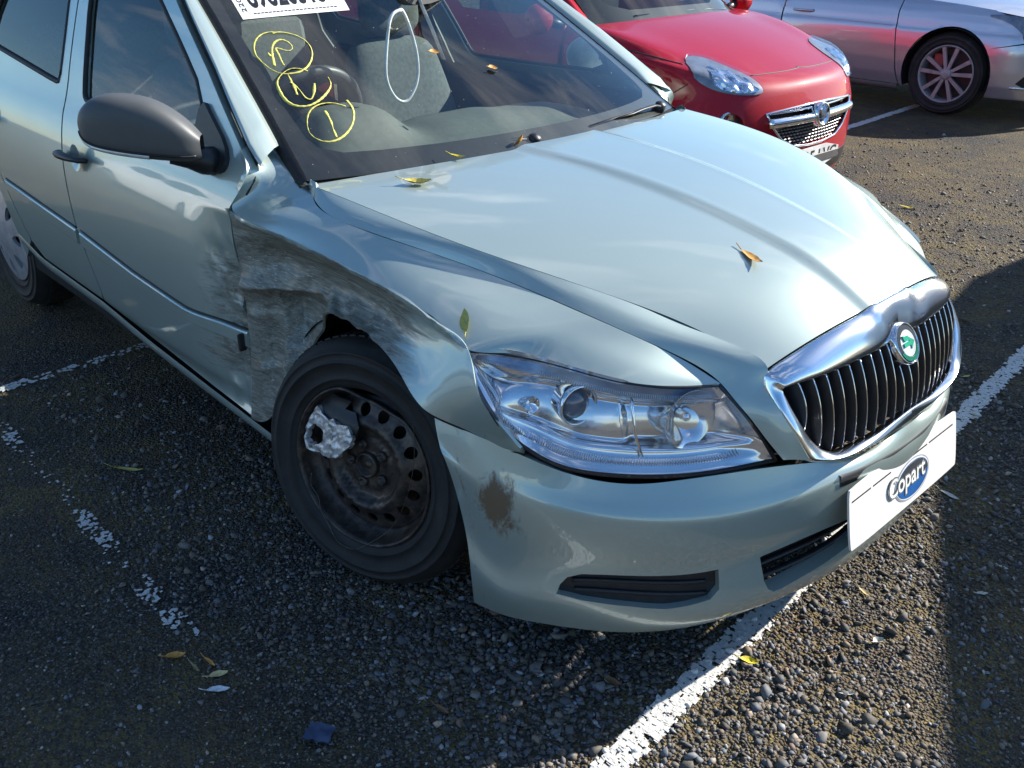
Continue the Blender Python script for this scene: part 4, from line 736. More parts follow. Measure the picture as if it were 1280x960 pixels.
for g, nm in zip(grp, ('ringed letter R in yellow crayon', 'ringed letter N in yellow crayon', 'ringed figure 1 in yellow crayon')):
    m = MB()
    for i in g:
        uv = np.array(D['marks'][i]); k = np.concatenate([[0], np.cumsum(np.linalg.norm(np.diff(uv, axis=0), axis=1))]); k /= k[-1]; tt = np.linspace(0, 1, 8*len(uv)); uvd = nspl(k, uv, tt)
        p, n = on_glass(uvd, .0015); wv = .0026*(.8+.5*np.sin(tt*11+i)*np.sin(tt*5+2*i)+.12*np.sin(tt*140)); m.tube(p, wv*1.3, 6, flat=.4)
    o = m.build('crayon_mark', M_YEL, ws); o['label'] = nm
st = np.array(D['sticker'])
def stk(a, b): a = np.asarray(a)[:, None]; b = np.asarray(b)[:, None]; return (st[0]*(1-a)+st[1]*a)*(1-b)+(st[3]*(1-a)+st[2]*a)*b
ga_, gb_ = np.meshgrid(np.linspace(0, 1, 14), np.linspace(0, 1, 8), indexing='ij'); p, n = on_glass(stk(ga_.ravel(), gb_.ravel()), .0014)
m = MB(); m.grid(p.reshape(14, 8, 3), flip=False); sticker = m.build('lot_sticker', plain('white sticker paper', (.82, .82, .80), .5, var=.03), ws)
def text_mesh(txt, bold=.0, name='t'):
    cu = bpy.data.curves.new(name, 'FONT'); cu.body = txt; cu.offset = bold; cu.resolution_u = 4; o = bpy.data.objects.new(name, cu); COL.objects.link(o)
    dg = bpy.context.evaluated_depsgraph_get(); me = o.evaluated_get(dg).to_mesh(); V = np.array([v.co[:] for v in me.vertices]); F = [list(p.vertices) for p in me.polygons]
    o.evaluated_get(dg).to_mesh_clear(); bpy.data.objects.remove(o); bpy.data.curves.remove(cu); return V, F
def glass_text(txt, a0, a1, b0, b1, bold, rot=False):
    V, F = text_mesh(txt, bold); lo, hi = V.min(0), V.max(0); q = (V-lo)/(hi-lo+1e-9)
    if rot: q = np.c_[1-q[:, 1], q[:, 0]]
    p, n = on_glass(stk(a0+(a1-a0)*q[:, 0], b0+(b1-b0)*q[:, 1]), .0021); return p, F
M_INK = plain('black ink', (.012, .012, .014), .5)
m = MB()
for a in (('89620315', .14, .845, .20, .80, .022), ('X', .865, .93, .30, .58, .02), ('2209201', .04, .085, .14, .86, .0, True)):
    p, F = glass_text(*a[:6], *(a[6:])); m.add(p, F)
p, F = glass_text('----------------------', .13, .9, .085, .105, .0); m.add(p, F); m.build('sticker_print', M_INK, sticker)

# doors, sill, pillars and the rest of the side
def dent(x, z): return .047*np.exp(-((x+.44)/.13)**2)*np.sin(math.pi*np.clip((z-.30)/.565, 0, 1))**.7*(x < .0)
def sidefn(dm):
    def f(x, z):
        y = side_y0(z)+(dent(x, z) if dm else 0)
        y = y+.018*np.clip((-x-2.2)/1.3, 0, 1)**2+.012*np.exp(-((z-.31)/.03)**2)*0
        return np.c_[x, y, z]
    return f
def door_disp(p, n):
    x, z = p[:, 0], p[:, 2]; a = np.exp(-((x+.45)/.10)**2)*sstep(.30, .40, z)*(1-sstep(.72, .82, z))
    h = a*(.010*fbm(p*[2.2, 1, .8], 12, 3, 4.4)+.014*np.clip(1-np.abs(fbm(p*[2.4, 1, 1.0], 8, 2, 9.5))*2.4, 0, 1)-.004)
    h += -.010*np.exp(-((z-.335)/.028)**2)*(x < -.4)*1.0*sstep(-2.2, -1.9, x)   # groove above the sill
    return p+n*h[:, None]
def door_scr(p):
    x, z = p[:, 0], p[:, 2]; s = .62*sstep(-.78, -.46, x)*sstep(.34, .46, z)*(1-sstep(.70, .82, z))
    s += .26*np.exp(-((x+.62)/.14)**2-((z-.43)/.06)**2)
    return {'scrape': s, 'mud': .44*np.exp(-((x+.50)/.07)**2-((z-.64)/.04)**2)+.40*np.exp(-((x+.452)/.010)**2)*sstep(.36, .45, z)*(1-sstep(.74, .8, z))}
FD = [(-.452, .305), (-.452, .42), (-.452, .55), (-.452, .70), (-.452, .80), (-.447, .862), (-.418, .905), (-.405, .94), (-.418, .968), (-.455, 1.0), (-.69, 1.143), (-.957, 1.29), (-1.09, 1.352), (-1.25, 1.376), (-1.62, 1.378), (-1.575, 1.19), (-1.535, 1.03), (-1.52, .94), (-1.49, .86), (-1.463, .757), (-1.447, .685), (-1.429, .593), (-1.397, .532), (-1.345, .40), (-1.352, .372), (-1.036, .338), (-.72, .32)]
FG = [(-.66, 1.0), (-.692, 1.092), (-.866, 1.191), (-1.048, 1.285), (-1.13, 1.325), (-1.27, 1.345), (-1.53, 1.345), (-1.51, 1.255), (-1.455, 1.127), (-1.412, 1.013), (-1.395, .992), (-1.36, .985), (-.978, .990)]
RD = [(-1.362, .372), (-1.355, .40), (-1.407, .532), (-1.439, .593), (-1.457, .685), (-1.473, .757), (-1.50, .86), (-1.53, .94), (-1.545, 1.03), (-1.585, 1.19), (-1.63, 1.378), (-2.25, 1.362), (-2.42, 1.20), (-2.46, 1.0), (-2.40, .86), (-2.25, .75), (-2.12, .64), (-2.03, .52), (-1.96, .43), (-1.86, .385)]
RG = [(-1.605, 1.014), (-1.622, 1.112), (-1.665, 1.25), (-1.69, 1.34), (-2.20, 1.326), (-2.30, 1.20), (-2.33, 1.07), (-2.19, 1.058), (-1.857, 1.03), (-1.64, 1.012)]
QP = [(-1.97, .43), (-2.04, .52), (-2.13, .64), (-2.26, .75), (-2.41, .86), (-2.47, 1.0), (-2.43, 1.20), (-2.26, 1.37), (-2.9, 1.32), (-3.15, 1.12), (-3.35, 1.03), (-3.5, .95), (-3.55, .6), (-3.5, .25), (-2.95, .24), (-2.93, .40), (-2.87, .56), (-2.76, .67), (-2.60, .73), (-2.44, .73), (-2.28, .67), (-2.17, .56), (-2.11, .42), (-2.09, .33)]
QP = [(-1.97, .425)]+QP[1:]
for s in (1, -1):
    mir = s == -1; fn = sidefn(not mir); mt = M_PAINT if mir else M_DAMP; kw = dict(mirror=mir, ctr=CC)
    fd = trim('front_door', fn, FD, [rounded(FG, 1)], .022 if not mir else .05, (1, 1), mt, car, flange=.018, disp=None if mir else door_disp, attr=None if mir else door_scr, **kw)
    fd['label'] = 'front door dented at its leading edge' if not mir else 'far front door'
    rd = trim('rear_door', fn, RD, [rounded(RG, 1)], .04, (1, 1), M_PAINT, car, flange=.018, disp=None if mir else door_disp, **kw)
    for d, gl in ((fd, FG), (rd, RG)):
        c = np.array(gl).mean(0); big = c+(np.array(gl)-c)*1.03
        g = trim('window', fn, big, (), .05, (1, 1), M_SGLASS, d, off=-.010, flange=0, **kw)
        e = rounded(gl, 1); e = dense(e, .03, np.array([1, 1])); q = fn(e[:, 0], e[:, 1])*[1, s, 1]; m = MB(); m.tube(np.concatenate([q, q[:1]])+[0, .004*s, 0], .008, 6); m.build('window_seal', M_RUB, d)
    e = np.array(FD[:12]); e = np.stack([np.interp(np.linspace(0, 11, 60), np.arange(12), e[:, i]) for i in (0, 1)], 1); q = fn(e[:, 0], e[:, 1]); m = MB(); m.tube((q+[.002, .026, 0])*[1, s, 1], .009, 6); m.build('door_seal', M_RUB, car)
    trim('quarter_panel', fn, QP, (), .05, (1, 1), M_PAINT, car, flange=.02, **kw)
    # sill
    m = MB(); xs_ = np.linspace(-2.1, -.33, 40); zt = np.interp(xs_, [-2.1, -1.9, -1.36, -1.04, -.72, -.45, -.33], [.42, .375, .362, .330, .312, .298, .292])
    rows_ = [(zt, .0), (zt-.012, .004), (zt-.03, .001), (zt-.055, -.012), (zt-.075, -.05), (zt-.075, -.12)]
    G = np.stack([np.c_[xs_, (side_y0(z_)-o_), z_] for z_, o_ in rows_], 1)*[1, s, 1]; m.grid(G, flip=not mir); m.build('sill', M_PAINT, car)
    # rubbing strip on the doors
    for d, xa, xb in ((fd, -.445, -1.40), (rd, -1.43, -2.07)):
        n_ = 40; xs_ = np.linspace(xa, xb, n_); zt = np.interp(xs_, [-2.08, -1.4, -1.02, -.7, -.54, -.40], [.633, .595, .560, .545, .553, .557]); zb = np.interp(xs_, [-2.08, -1.39, -.87, -.62, -.42], [.592, .541, .511, .508, .500])
        if not mir: wob = np.exp(-((xs_+.47)/.07)**2); zt = zt-.012*wob; zb = zb-.006*wob
        rw = []
        for f, o_ in ((0, -.002), (.06, .006), (.14, .0085), (.86, .0085), (.94, .006), (1, -.002)):
            z_ = zt*(1-f)+zb*f; p = fn(xs_, z_); rw.append(p-np.c_[np.zeros(n_), np.full(n_, o_), np.zeros(n_)])
        G = np.stack(rw, 1)*[1, s, 1]; m = MB(); m.grid(G, flip=not mir); m.add([G[0, k] for k in range(6)], [(0, 1, 2, 3, 4, 5)], False); m.build('rubbing_strip', M_PAINT, d, sharp=28)
        m = MB(); m.tube((fn(xs_, zt+.003)-np.c_[np.zeros(n_), np.full(n_, .001), np.zeros(n_)])*[1, s, 1], .0028, 6); m.build('strip_shadow_line', M_RUB, d)
    if not mir:
        m = MB(); m.box((-.462, -.846, .512), (.010, .020, .048), bev=.003); m.build('strip_end_clip', M_RUB, fd)
    # handles
    for d, hx in ((fd, -1.36), (rd, -2.20)):
        t = np.linspace(0, 1, 12); p = np.c_[hx+.11-.22*t, -.868-.030*np.sin(math.pi*t)**.5, .842-.01*t+.006*np.sin(math.pi*t)]*[1, s, 1]; m = MB(); m.tube(p, .013*(.7+.45*np.sin(math.pi*t)), 8, flat=.8); h = m.build('door_handle', M_BLACK if d is fd else M_PAINT, d)
        m = MB(); m.lathe([(.04, .004), (.03, -.0), (.0, -.012)], 20, frame((hx+.03, -.868*s, .838), (0, -1*s, .1))); m.build('handle_recess', M_PAINT, h)
    # A pillar and roof rail
    n_ = 30; t = np.linspace(0, 1, n_)
    wsE = WSC(np.linspace(.20, 1, n_), np.full(n_, 1.0)); wsE = wsE+np.c_[np.zeros(n_), np.full(n_, -.022), np.full(n_, -.004)]
    oz = np.interp(t, [0, .45, .83, 1], [.990, 1.147, 1.296, 1.372]); ox = np.interp(t, [0, .45, .83, 1], [-.425, -.676, -.942, -1.12]); oy = side_y0(oz)
    outr = np.c_[ox+.012, oy+.006, oz+.006]; wsE[0] += [.03, -.002, -.026]; outr[0] += [.03, .004, -.026]; mid = wsE*.5+outr*.5+np.c_[np.full(n_, .002), np.full(n_, -.005), np.full(n_, .004)]; q1 = wsE*.8+outr*.2+[.001, -.003, .004]; q2 = wsE*.2+outr*.8+[.002, -.005, .003]
    m = MB(); m.grid(np.stack([wsE-[0, 0, .015], wsE, q1, mid, q2, outr, outr+[-.01, .02, -.005]], 1)*[1, s, 1], flip=mir); m.build('windscreen_pillar', M_PAINT, car)
    tail = np.array([(-1.08, 1.385), (-1.5, 1.41), (-2.0, 1.40), (-2.45, 1.36), (-2.95, 1.27)]); xr = np.linspace(-1.06, -2.95, 30); zr = np.interp(xr, tail[::-1, 0], tail[::-1, 1])
    a_ = np.c_[xr, np.full(30, -.52), zr+.018]; b_2 = np.c_[xr, np.interp(zr, [1.2, 1.36, 1.42], [-.62, -.60, -.585]), zr-.03]; m = MB(); m.grid(np.stack([a_, a_*.6+b_2*.4+[0, -.01, .012], a_*.25+b_2*.75+[0, -.012, .008], b_2, b_2+[0, .02, -.02]], 1)*[1, s, 1], flip=mir); m.build('roof_rail', M_PAINT, car)
    m = MB(); m.box((-1.58, -.66*s, 1.17), (.10, .03, .42), rot=Matrix.Rotation(R(-24)*s, 3, 'X'), bev=.01); m.build('door_pillar_trim', M_BLACK, car)
tail = np.array([(-1.06, 1.41), (-1.5, 1.437), (-2.0, 1.43), (-2.45, 1.385), (-2.95, 1.29)]); xr = np.linspace(-1.06, -2.95, 24)
G = np.stack([np.c_[xr, np.full(24, y), np.interp(xr, tail[::-1, 0], tail[::-1, 1])-.05*(abs(y)/.52)**2.4*.75] for y in np.linspace(-.52, .52, 21)], 1)
m = MB(); m.grid(G, flip=False); m.build('roof', M_PAINT, car)
m = MB(); m.grid(G-[0, 0, .03], flip=True); m.build('headlining', plain('grey headlining cloth', (.16, .165, .16), .9), car)
m = MB(); ys = np.linspace(-.8, .8, 15)
rw = [np.c_[np.full(15, x)-.12*(1-(ys/.8)**2)*k, ys*k2, np.full(15, z)] for x, z, k, k2 in ((-2.95, 1.27, .3, .68), (-3.3, 1.05, .6, .9), (-3.45, .95, .9, .98), (-3.52, .7, 1, 1.04), (-3.55, .45, 1.2, 1.05), (-3.48, .25, 1, 1.03))]
m.grid(np.stack(rw, 0), flip=True); m.build('tailgate', M_PAINT, car)
for s in (1, -1): m = MB(); m.box((-1.3, -.80*s, .335), (1.75, .03, .17)); m.build('sill_light_block', M_DARK, car)  # dark boxes added inside to stop sunlight leaking past the sill
m = MB(); m.box((-1.5, 0, .24), (3.6, 1.40, .05)); m.box((.38, 0, .30), (.60, 1.15, .06)); m.box((.30, 0, .52), (.5, .9, .36)); m.build('underbody', M_DARK, car)
for s in (1, -1):
    for x, r_ in ((-.02, .352), (-2.52, .37)):
        m = MB(); m.lathe([(r_, .035), (r_, .06), (r_+.0, .30), (.05, .302)], 36, frame((x, -.80*s, .33), (0, s, 0), (0, 0, 1)), R(-105), R(105)); m.build('wheel_arch_liner', M_LINER, car)
# wheels
def tyre_prof():
    return [(.196, -.012), (.203, -.002), (.212, .004), (.222, .0075), (.2225, .0095), (.2245, .0095), (.225, .008), (.240, .0115), (.262, .013), (.2625, .0145), (.2655, .0145), (.266, .0125), (.284, .0085), (.2845, .0095), (.2875, .0088), (.288, .007), (.300, -.004), (.309, -.018), (.3145, -.032), (.317, -.05), (.3175, -.09), (.317, -.13), (.3145, -.150), (.305, -.172), (.285, -.188), (.25, -.192), (.205, -.178)]
def tread(m, M):
    for k in range(72):
        a = k/72*2*math.pi
        for zz, sk in ((-.048, .03), (-.075, -.02), (-.105, .02), (-.132, -.03)):
            q = [(.3195*math.cos(a+e+sk), .3195*math.sin(a+e+sk)) for e in (-.018, .018)]
            w_ = .010; P = []
            for r_ in (.315, .3195):
                for e, z0 in ((-.030, -w_), (.030, -w_), (.030, w_), (-.030, w_)):
                    P.append((r_*math.cos(a+e+sk), r_*math.sin(a+e+sk), zz+z0))
            P = (np.array(M) @ np.c_[np.array(P), np.ones(8)].T).T[:, :3]; m.add(P, [(4, 5, 6, 7), (0, 1, 5, 4), (1, 2, 6, 5), (2, 3, 7, 6), (3, 0, 4, 7)], False)
M_TYRE, t_, b_ = nodes('dusty tyre rubber')
n_ = noiset(t_, 9, 7, .7); c_ = ramp(t_, n_, [(.35, (.011, .011, .011)), (.6, (.026, .025, .024)), (.78, (.06, .056, .052))]); t_.links.new(c_, b_.inputs['Base Color']); b_.inputs['Roughness'].default_value = .72; bumpn(t_, b_, noiset(t_, 120, 5, .7), .25, .002)
M_STEEL, t_, b_ = nodes('rusty black steel wheel')
n_ = noiset(t_, 28, 7, .72); c_ = ramp(t_, n_, [(.36, (.028, .024, .022)), (.54, (.085, .070, .060)), (.66, (.17, .115, .08)), (.78, (.32, .28, .24))]); t_.links.new(c_, b_.inputs['Base Color']); b_.inputs['Metallic'].default_value = .45; b_.inputs['Roughness'].default_value = .4; bumpn(t_, b_, noiset(t_, 160, 5, .7), .35, .002)
def rim_z(r): return np.interp(r, [.0, .030, .034, .062, .070, .088, .100, .110, .120, .130, .160, .172], [-.026, -.026, -.030, -.030, -.034, -.032, -.012, -.008, -.012, -.024, -.036, -.046])
def bend(P, amt):
    """flange knocked in at the top"""
    P = np.array(P); ang = np.arctan2(P[:, 1], P[:, 0]); r = np.hypot(P[:, 0], P[:, 1]); k = amt*np.exp(-((ang+.18)/.42)**4)*sstep(.150, .20, r); rr = r-.030*k; P[:, 0] = rr*np.cos(ang); P[:, 1] = rr*np.sin(ang); P[:, 2] -= .016*k; return P
def steel_wheel(C, nrm, bent, parent, tyrelabel=None):
    M = frame(C, nrm); A = np.array(M); tf = lambda P: (A @ np.c_[P, np.ones(len(P))].T).T[:, :3]
    wh = empty('front_wheel', parent=parent); 
    m = MB(); m.lathe(tyre_prof(), 96, M); tread(m, M); m.build('tyre', M_TYRE, wh)
    m = MB(); m.lathe([(.1985, -.02), (.2045, -.004), (.2055, .003), (.202, .0065), (.198, .004), (.1945, -.006), (.192, -.022), (.187, -.032), (.180, -.044), (.171, -.050), (.168, -.10), (.170, -.16)], 96)
    m.V = [tuple(v) for v in tf(bend(m.V, bent))]; rim = m.build('rim', M_STEEL, wh)
    holes = [[(.1415*math.cos(a)+.0155*math.cos(t)*1.0, .1415*math.sin(a)+.0155*math.sin(t)) for t in np.linspace(0, 2*math.pi, 15)[:-1]] for a in np.arange(16)/16*2*math.pi+.1]
    bolts = [(.052*math.cos(a), .052*math.sin(a)) for a in np.arange(5)/5*2*math.pi+.35]
    out_ = [(.173*math.cos(t), .173*math.sin(t)) for t in np.linspace(0, 2*math.pi, 97)[:-1]]
    fn = lambda u, v: tf(np.c_[u, v, rim_z(np.hypot(u, v))])
    trim('disc', fn, out_, holes, .009, (1, 1), M_STEEL, rim, flange=.006, flip=False)
    m = MB(); m.lathe([(.033, -.034), (.033, -.018), (.029, -.014), (.026, -.016), (.024, -.028), (.011, -.030), (.010, -.022), (.0005, -.021)], 32, M); m.build('hub', M_STEEL, rim)
    for i, (x, y) in enumerate(bolts):
        m = MB(); q = A @ np.array([x, y, -.032, 1]); m.lathe([(.0135, 0), (.0135, .007), (.0105, .012), (.0075, .012), (.007, .004), (.0005, .004)], 12, frame(q[:3], nrm)); m.build('wheel_bolt', M_STEEL, rim)
    m = MB(); m.lathe([(.135, -.075), (.05, -.072), (.0, -.07)], 40, M); m.build('brake_disc', plain_cache('rusty brake disc', (.10, .07, .05), .6, .5), wh)
    return wh, M, tf
NW = Vector((math.sin(.257)*math.cos(.128), -math.cos(.257)*math.cos(.128), math.sin(.128)))
wh, MW, tfw = steel_wheel((-.022, -.801, .314), NW, 1.0, car); wh['label'] = 'tilted front wheel with a bent steel rim'
# broken remains of the wheel trim
M_CAP, t_, b_ = nodes('scuffed silver wheel trim'); n_ = noiset(t_, 60, 7, .75, .6); c_ = ramp(t_, n_, [(.36, (.20, .17, .15)), (.46, (.60, .58, .56)), (.60, (.78, .77, .76))]); t_.links.new(c_, b_.inputs['Base Color']); b_.inputs['Roughness'].default_value = .38; b_.inputs['Metallic'].default_value = .45; bumpn(t_, b_, n_, .3, .002)
def cap_fn(u, v): r = np.hypot(u, v); return tfw(np.c_[u, v, -.008+.022*np.clip((.19-r)/.12, 0, 1)+np.array([.0045*(1-2*abs(noise.noise(Vector((a*38, b*38, 1.7)))))+.0018*(1-2*abs(noise.noise(Vector((a*90, b*90, 4.7))))) for a, b in zip(u, v)])])
cp = trim('wheel_trim_fragment', cap_fn, D['cap_piece'], [rounded(D['cap_hole'], 1)], .007, (1, 1), M_CAP, wh, flange=.012, flip=False); cp['label'] = 'broken silver piece of wheel trim'
def frag_fn(u, v): r = np.hypot(u, v); return tfw(np.c_[u, v, -.016+.020*np.clip((.19-r)/.12, 0, 1)+.006*np.sin(u*70+1)])
trim('wheel_trim_fragment', frag_fn, D['cap_frag'], (), .008, (1, 1), M_BLACK, wh, flange=.008, flip=False)
m = MB(); wz = np.array(D['wire']); k = np.concatenate([[0], np.cumsum(np.linalg.norm(np.diff(wz, axis=0), axis=1))]); k /= k[-1]; q = nspl(k, wz, np.linspace(0, 1, 90)); m.tube(tfw(np.c_[q, .008+.004*np.sin(np.linspace(0, 9, 90))]), .0008, 6); m.build('retaining_wire', plain('dull steel wire', (.16, .15, .14), .45, .8), wh)
w2, _, _ = steel_wheel((0, .78, .315), Vector((-.22, 1, 0)).normalized(), 0, car)
def rear_wheel(C, nrm):
    M = frame(C, nrm); wr = empty('rear_wheel', parent=car); m = MB(); m.lathe(tyre_prof(), 80, M); tread(m, M); m.build('tyre', M_TYRE, wr)
    A = np.array(M); tf = lambda P: (A @ np.c_[P, np.ones(len(P))].T).T[:, :3]
    hol = []
    for k in range(8):
        a = k/8*2*math.pi; hol.append([(r_*math.cos(a+e), r_*math.sin(a+e)) for r_, e in ((.105, -.09), (.165, -.17), (.168, .0), (.165, .17), (.105, .09))])
    fn = lambda u, v: tf(np.c_[u, v, .004+.022*np.clip(1-(np.hypot(u, v)/.20)**2, 0, 1)])
    trim('wheel_trim', fn, [(.198*math.cos(t), .198*math.sin(t)) for t in np.linspace(0, 2*math.pi, 65)[:-1]], [rounded(h, 1) for h in hol], .014, (1, 1), plain_cache('silver wheel trim', (.55, .56, .58), .35, .5), wr, flange=.014, flip=False)
    m = MB(); m.lathe([(.203, -.005), (.206, .003), (.199, .005), (.19, -.02), (.17, -.045), (.0, -.045)], 60, M); m.build('rim', M_STEEL, wr)
rear_wheel((-2.50, -.80, .315), (0, -1, 0)); rear_wheel((-2.50, .80, .315), (0, 1, 0))

# door mirrors
def mirror(s):
    a0 = np.array([-.525, -.846, 1.012]); a1 = np.array([-.688, -1.065, 1.056]); t = np.array([0, .06, .18, .36, .56, .74, .88, .96, 1.0]); ax = a1-a0; ax /= np.linalg.norm(ax)
    hu = np.array([.018, .036, .062, .084, .089, .082, .062, .036, .006]); hd = np.array([.034, .042, .047, .050, .051, .050, .045, .032, .006]); dp = np.array([.028, .040, .052, .058, .060, .056, .046, .030, .006])
    side = np.cross(ax, [0, 0, 1]); side /= np.linalg.norm(side)
    if side[0] < 0: side = -side
    G = []; n_ = 36
    for k in range(9):
        c = a0+(a1-a0)*t[k]; row = []
        for j in range(n_+1):
            a = 2*math.pi*j/n_; cx, sx = math.cos(a), math.sin(a); ex = 2/3.2
            X = np.sign(cx)*abs(cx)**ex; Z = np.sign(sx)*abs(sx)**ex
            row.append(c+side*X*dp[k]*(1 if cx > 0 else .75)+np.array([0, 0, 1])*Z*(hu[k] if sx > 0 else hd[k]))
        G.append(row)
    P = Patch(G); mm = sheet('door_mirror', P, 50, 73, M_TRIM, car, flange=0, mirror=s == -1, ctr=(-.64, -.97, 1.01)); mm['label'] = 'dark grey door mirror' if s == 1 else 'far door mirror'
    # indicator and seam along the lower edge
    vs_ = np.linspace(.20, .94, 30); J = []
    for dv in (.862, .868, .885, .900, .906):
        J.append(P.grid(vs_, np.array([dv]))[:, 0])
    J = np.stack(J, 1); cen = (a0+a1)/2
    n3 = side*.7+np.array([0, 0, -.5]); bul = np.array([.0, .004, .006, .004, .0])[None, :, None]*n3
    m = MB(); m.grid((J+bul+n3*.001)[8:]*[1, s, 1], flip=(s == -1)); m.build('indicator', plain_cache('clear indicator plastic', (.62, .60, .58), .12, .3, coat=1), mm)
    m = MB(); q = P.grid(np.linspace(.06, .97, 40), np.array([.915]))[:, 0]; m.tube((q+n3*.001)*[1, s, 1], .003, 6); m.build('seam', M_RUB, mm)
    # foot on the door: dark triangle and arm
    fn = sidefn(False); tri = [(-.672, 1.085), (-.60, 1.045), (-.515, 1.0), (-.485, .962), (-.50, .935), (-.56, .928), (-.63, .940), (-.675, .975)]
    trim('mirror_base', fn, rounded(tri, 1), (), .03, (1, 1), M_BLACK, mm, off=.012, flange=.02, mirror=s == -1, ctr=CC)
    m = MB(); p = np.array([(-.56, -.80, .955), (-.555, -.835, .962), (-.565, -.865, .975), (-.585, -.90, .985)])*[1, s, 1]; m.tube(p, [.045, .042, .036, .032], 12, flat=.8); m.build('mirror_arm', M_BLACK, mm)
    # seen from behind: the glass
    m = MB(); c = (a0+a1)/2*[1, s, 1]+np.array([-.052, 0, .01]); m.box(c, (.006, .17, .105), rot=Matrix.Rotation(R(37)*-s, 3, 'Z'), bev=.003); m.build('mirror_glass', M_CHROME, mm)
mirror(1)
G = [[(-.775+.055*math.cos(a)*k-.10*t_, .86+.05*math.cos(a)*k, 1.03+.07*math.sin(a)*k) for a in np.linspace(0, 2*math.pi, 21)] for t_, k in ((0, .1), (.1, .7), (.35, 1.0), (.7, 1.0), (.95, .7), (1, .1))]
fm = sheet('door_mirror', Patch(G), 20, 40, plain('pale mirror cap', (.60, .60, .57), .4), car, flange=0, ctr=(-.825, .86, 1.03)); fm['label'] = 'far door mirror folded against the window'

# cabin
M_DASH = plain('grey green dashboard plastic', (.105, .12, .10), .6, var=.12, vs=50, bump=.35, bs=700)
M_SEAT = plain('grey seat cloth', (.13, .145, .135), .85, var=.25, vs=70, bump=.4, bs=500)
M_CAB = plain('dark cabin plastic', (.022, .024, .026), .6, var=.2)
ys = np.linspace(-.70, .70, 57); xs_ = np.linspace(-.20, -.78, 30); G = np.zeros((30, 57, 3))
for i, x in enumerate(xs_):
    bowx = -.135*(np.abs(ys)/.7)**2.2; xx = x+bowx*(1-i/29)*1.0
    z = .918-.012*(i/29)-.03*(np.abs(ys)/.7)**3
    hood = .115*np.exp(-((ys+.36)/.165)**4)*sstep(-.42, -.62, x)
    hump = .040*np.exp(-((ys-.02)/.19)**4)*sstep(-.40, -.60, x)+.03*np.exp(-((ys-.38)/.22)**4)*sstep(-.45, -.6, x)
    z = z+hood+hump; drop = sstep(-.70, -.78, x)*.14*np.ones(57); G[i] = np.c_[xx, ys, z-drop]
m = MB(); m.grid(G, flip=True); dash = m.build('dashboard', M_DASH, car)
m = MB(); e = G[-1]; m.grid(np.stack([e, e+[.02, 0, -.12], e+[.05, 0, -.35]], 0), flip=True); m.build('fascia', M_CAB, dash)
m = MB(); cw = Vector((-.86, -.36, .935)); Mw = frame(cw, Vector((-.90, 0, .46)), (0, 0, 1)); ang = np.linspace(0, 2*math.pi, 61)[:-1]
p = [(np.array(Mw) @ np.array([.185*math.cos(a), .185*math.sin(a), 0, 1]))[:3] for a in ang]; m.tube(p, .0165, 12, closed=True)
m.lathe([(.0, .02), (.06, .015), (.075, -.01), (.06, -.04)], 24, Mw)
for a in (math.pi/2, -math.pi/2, math.pi): m.tube([(np.array(Mw) @ np.array([r_*math.cos(a), r_*math.sin(a), -.01, 1]))[:3] for r_ in (.05, .18)], .016, 8, flat=.5)
m.build('steering_wheel', M_CAB2, car)
def seat(y):
    st_ = empty('front_seat', parent=car); G = []
    for k, (x, z, wd, dp_) in enumerate([(-1.20, .42, .22, .05), (-1.25, .55, .235, .07), (-1.29, .70, .24, .075), (-1.34, .85, .235, .07), (-1.38, .98, .21, .06), (-1.40, 1.06, .17, .045), (-1.405, 1.085, .10, .02)]):
        row = []
        for j in range(33):
            a = 2*math.pi*j/32; cx, sx = math.cos(a), math.sin(a); row.append((x+dp_*np.sign(cx)*abs(cx)**.7, y+wd*np.sign(sx)*abs(sx)**.6, z))
        G.append(row)
    sheet('backrest', Patch(G), 30, 49, M_SEAT, st_, flange=0, ctr=(-1.3, y, .75))
    G = []
    for x, z, wd, dp_ in [(-1.39, 1.09, .06, .025), (-1.395, 1.12, .115, .045), (-1.40, 1.19, .125, .05), (-1.405, 1.25, .115, .042), (-1.41, 1.275, .06, .015)]:
        G.append([(x+dp_*np.sign(math.cos(a))*abs(math.cos(a))**.7, y+wd*np.sign(math.sin(a))*abs(math.sin(a))**.6, z) for a in np.linspace(0, 2*math.pi, 33)])
    sheet('headrest', Patch(G), 20, 41, M_SEAT, st_, flange=0, ctr=(-1.4, y, 1.19))
    m = MB(); m.box((-1.0, y, .44), (.48, .48, .14), bev=.05); m.build('cushion', M_SEAT, st_)
seat(-.37); seat(.37)
m = MB(); m.box((-2.35, 0, .80), (.16, 1.24, .62), rot=Matrix.Rotation(R(-14), 3, 'Y'), bev=.06); m.build('rear_seat', M_SEAT, car)
for s in (1, -1):
    m = MB(); m.box((-1.0, -.755*s, .70), (1.0, .04, .5), bev=.02); m.box((-1.95, -.755*s, .70), (.8, .04, .5), bev=.02); m.build('door_trim', M_CAB, car)
m = MB(); m.box((-.72, 0, .62), (.5, 1.3, .5)); m.build('bulkhead', M_CAB, car)
m = MB(); c = Vector((-.735, .0, 1.295)); Mr = frame(c, Vector((-.86, -.35, -.1)), (0, 0, 1)); m.prism([(z, y) for y, z in rounded([(-.12, -.035), (.12, -.035), (.125, .03), (.08, .045), (-.08, .045), (-.125, .03)], 2)], -.012, .02, Mr); m.tube([c, c+Vector((.06, 0, .03)), c+Vector((.085, 0, .03))], .012, 8); m.build('rear_view_mirror', M_CAB, car)

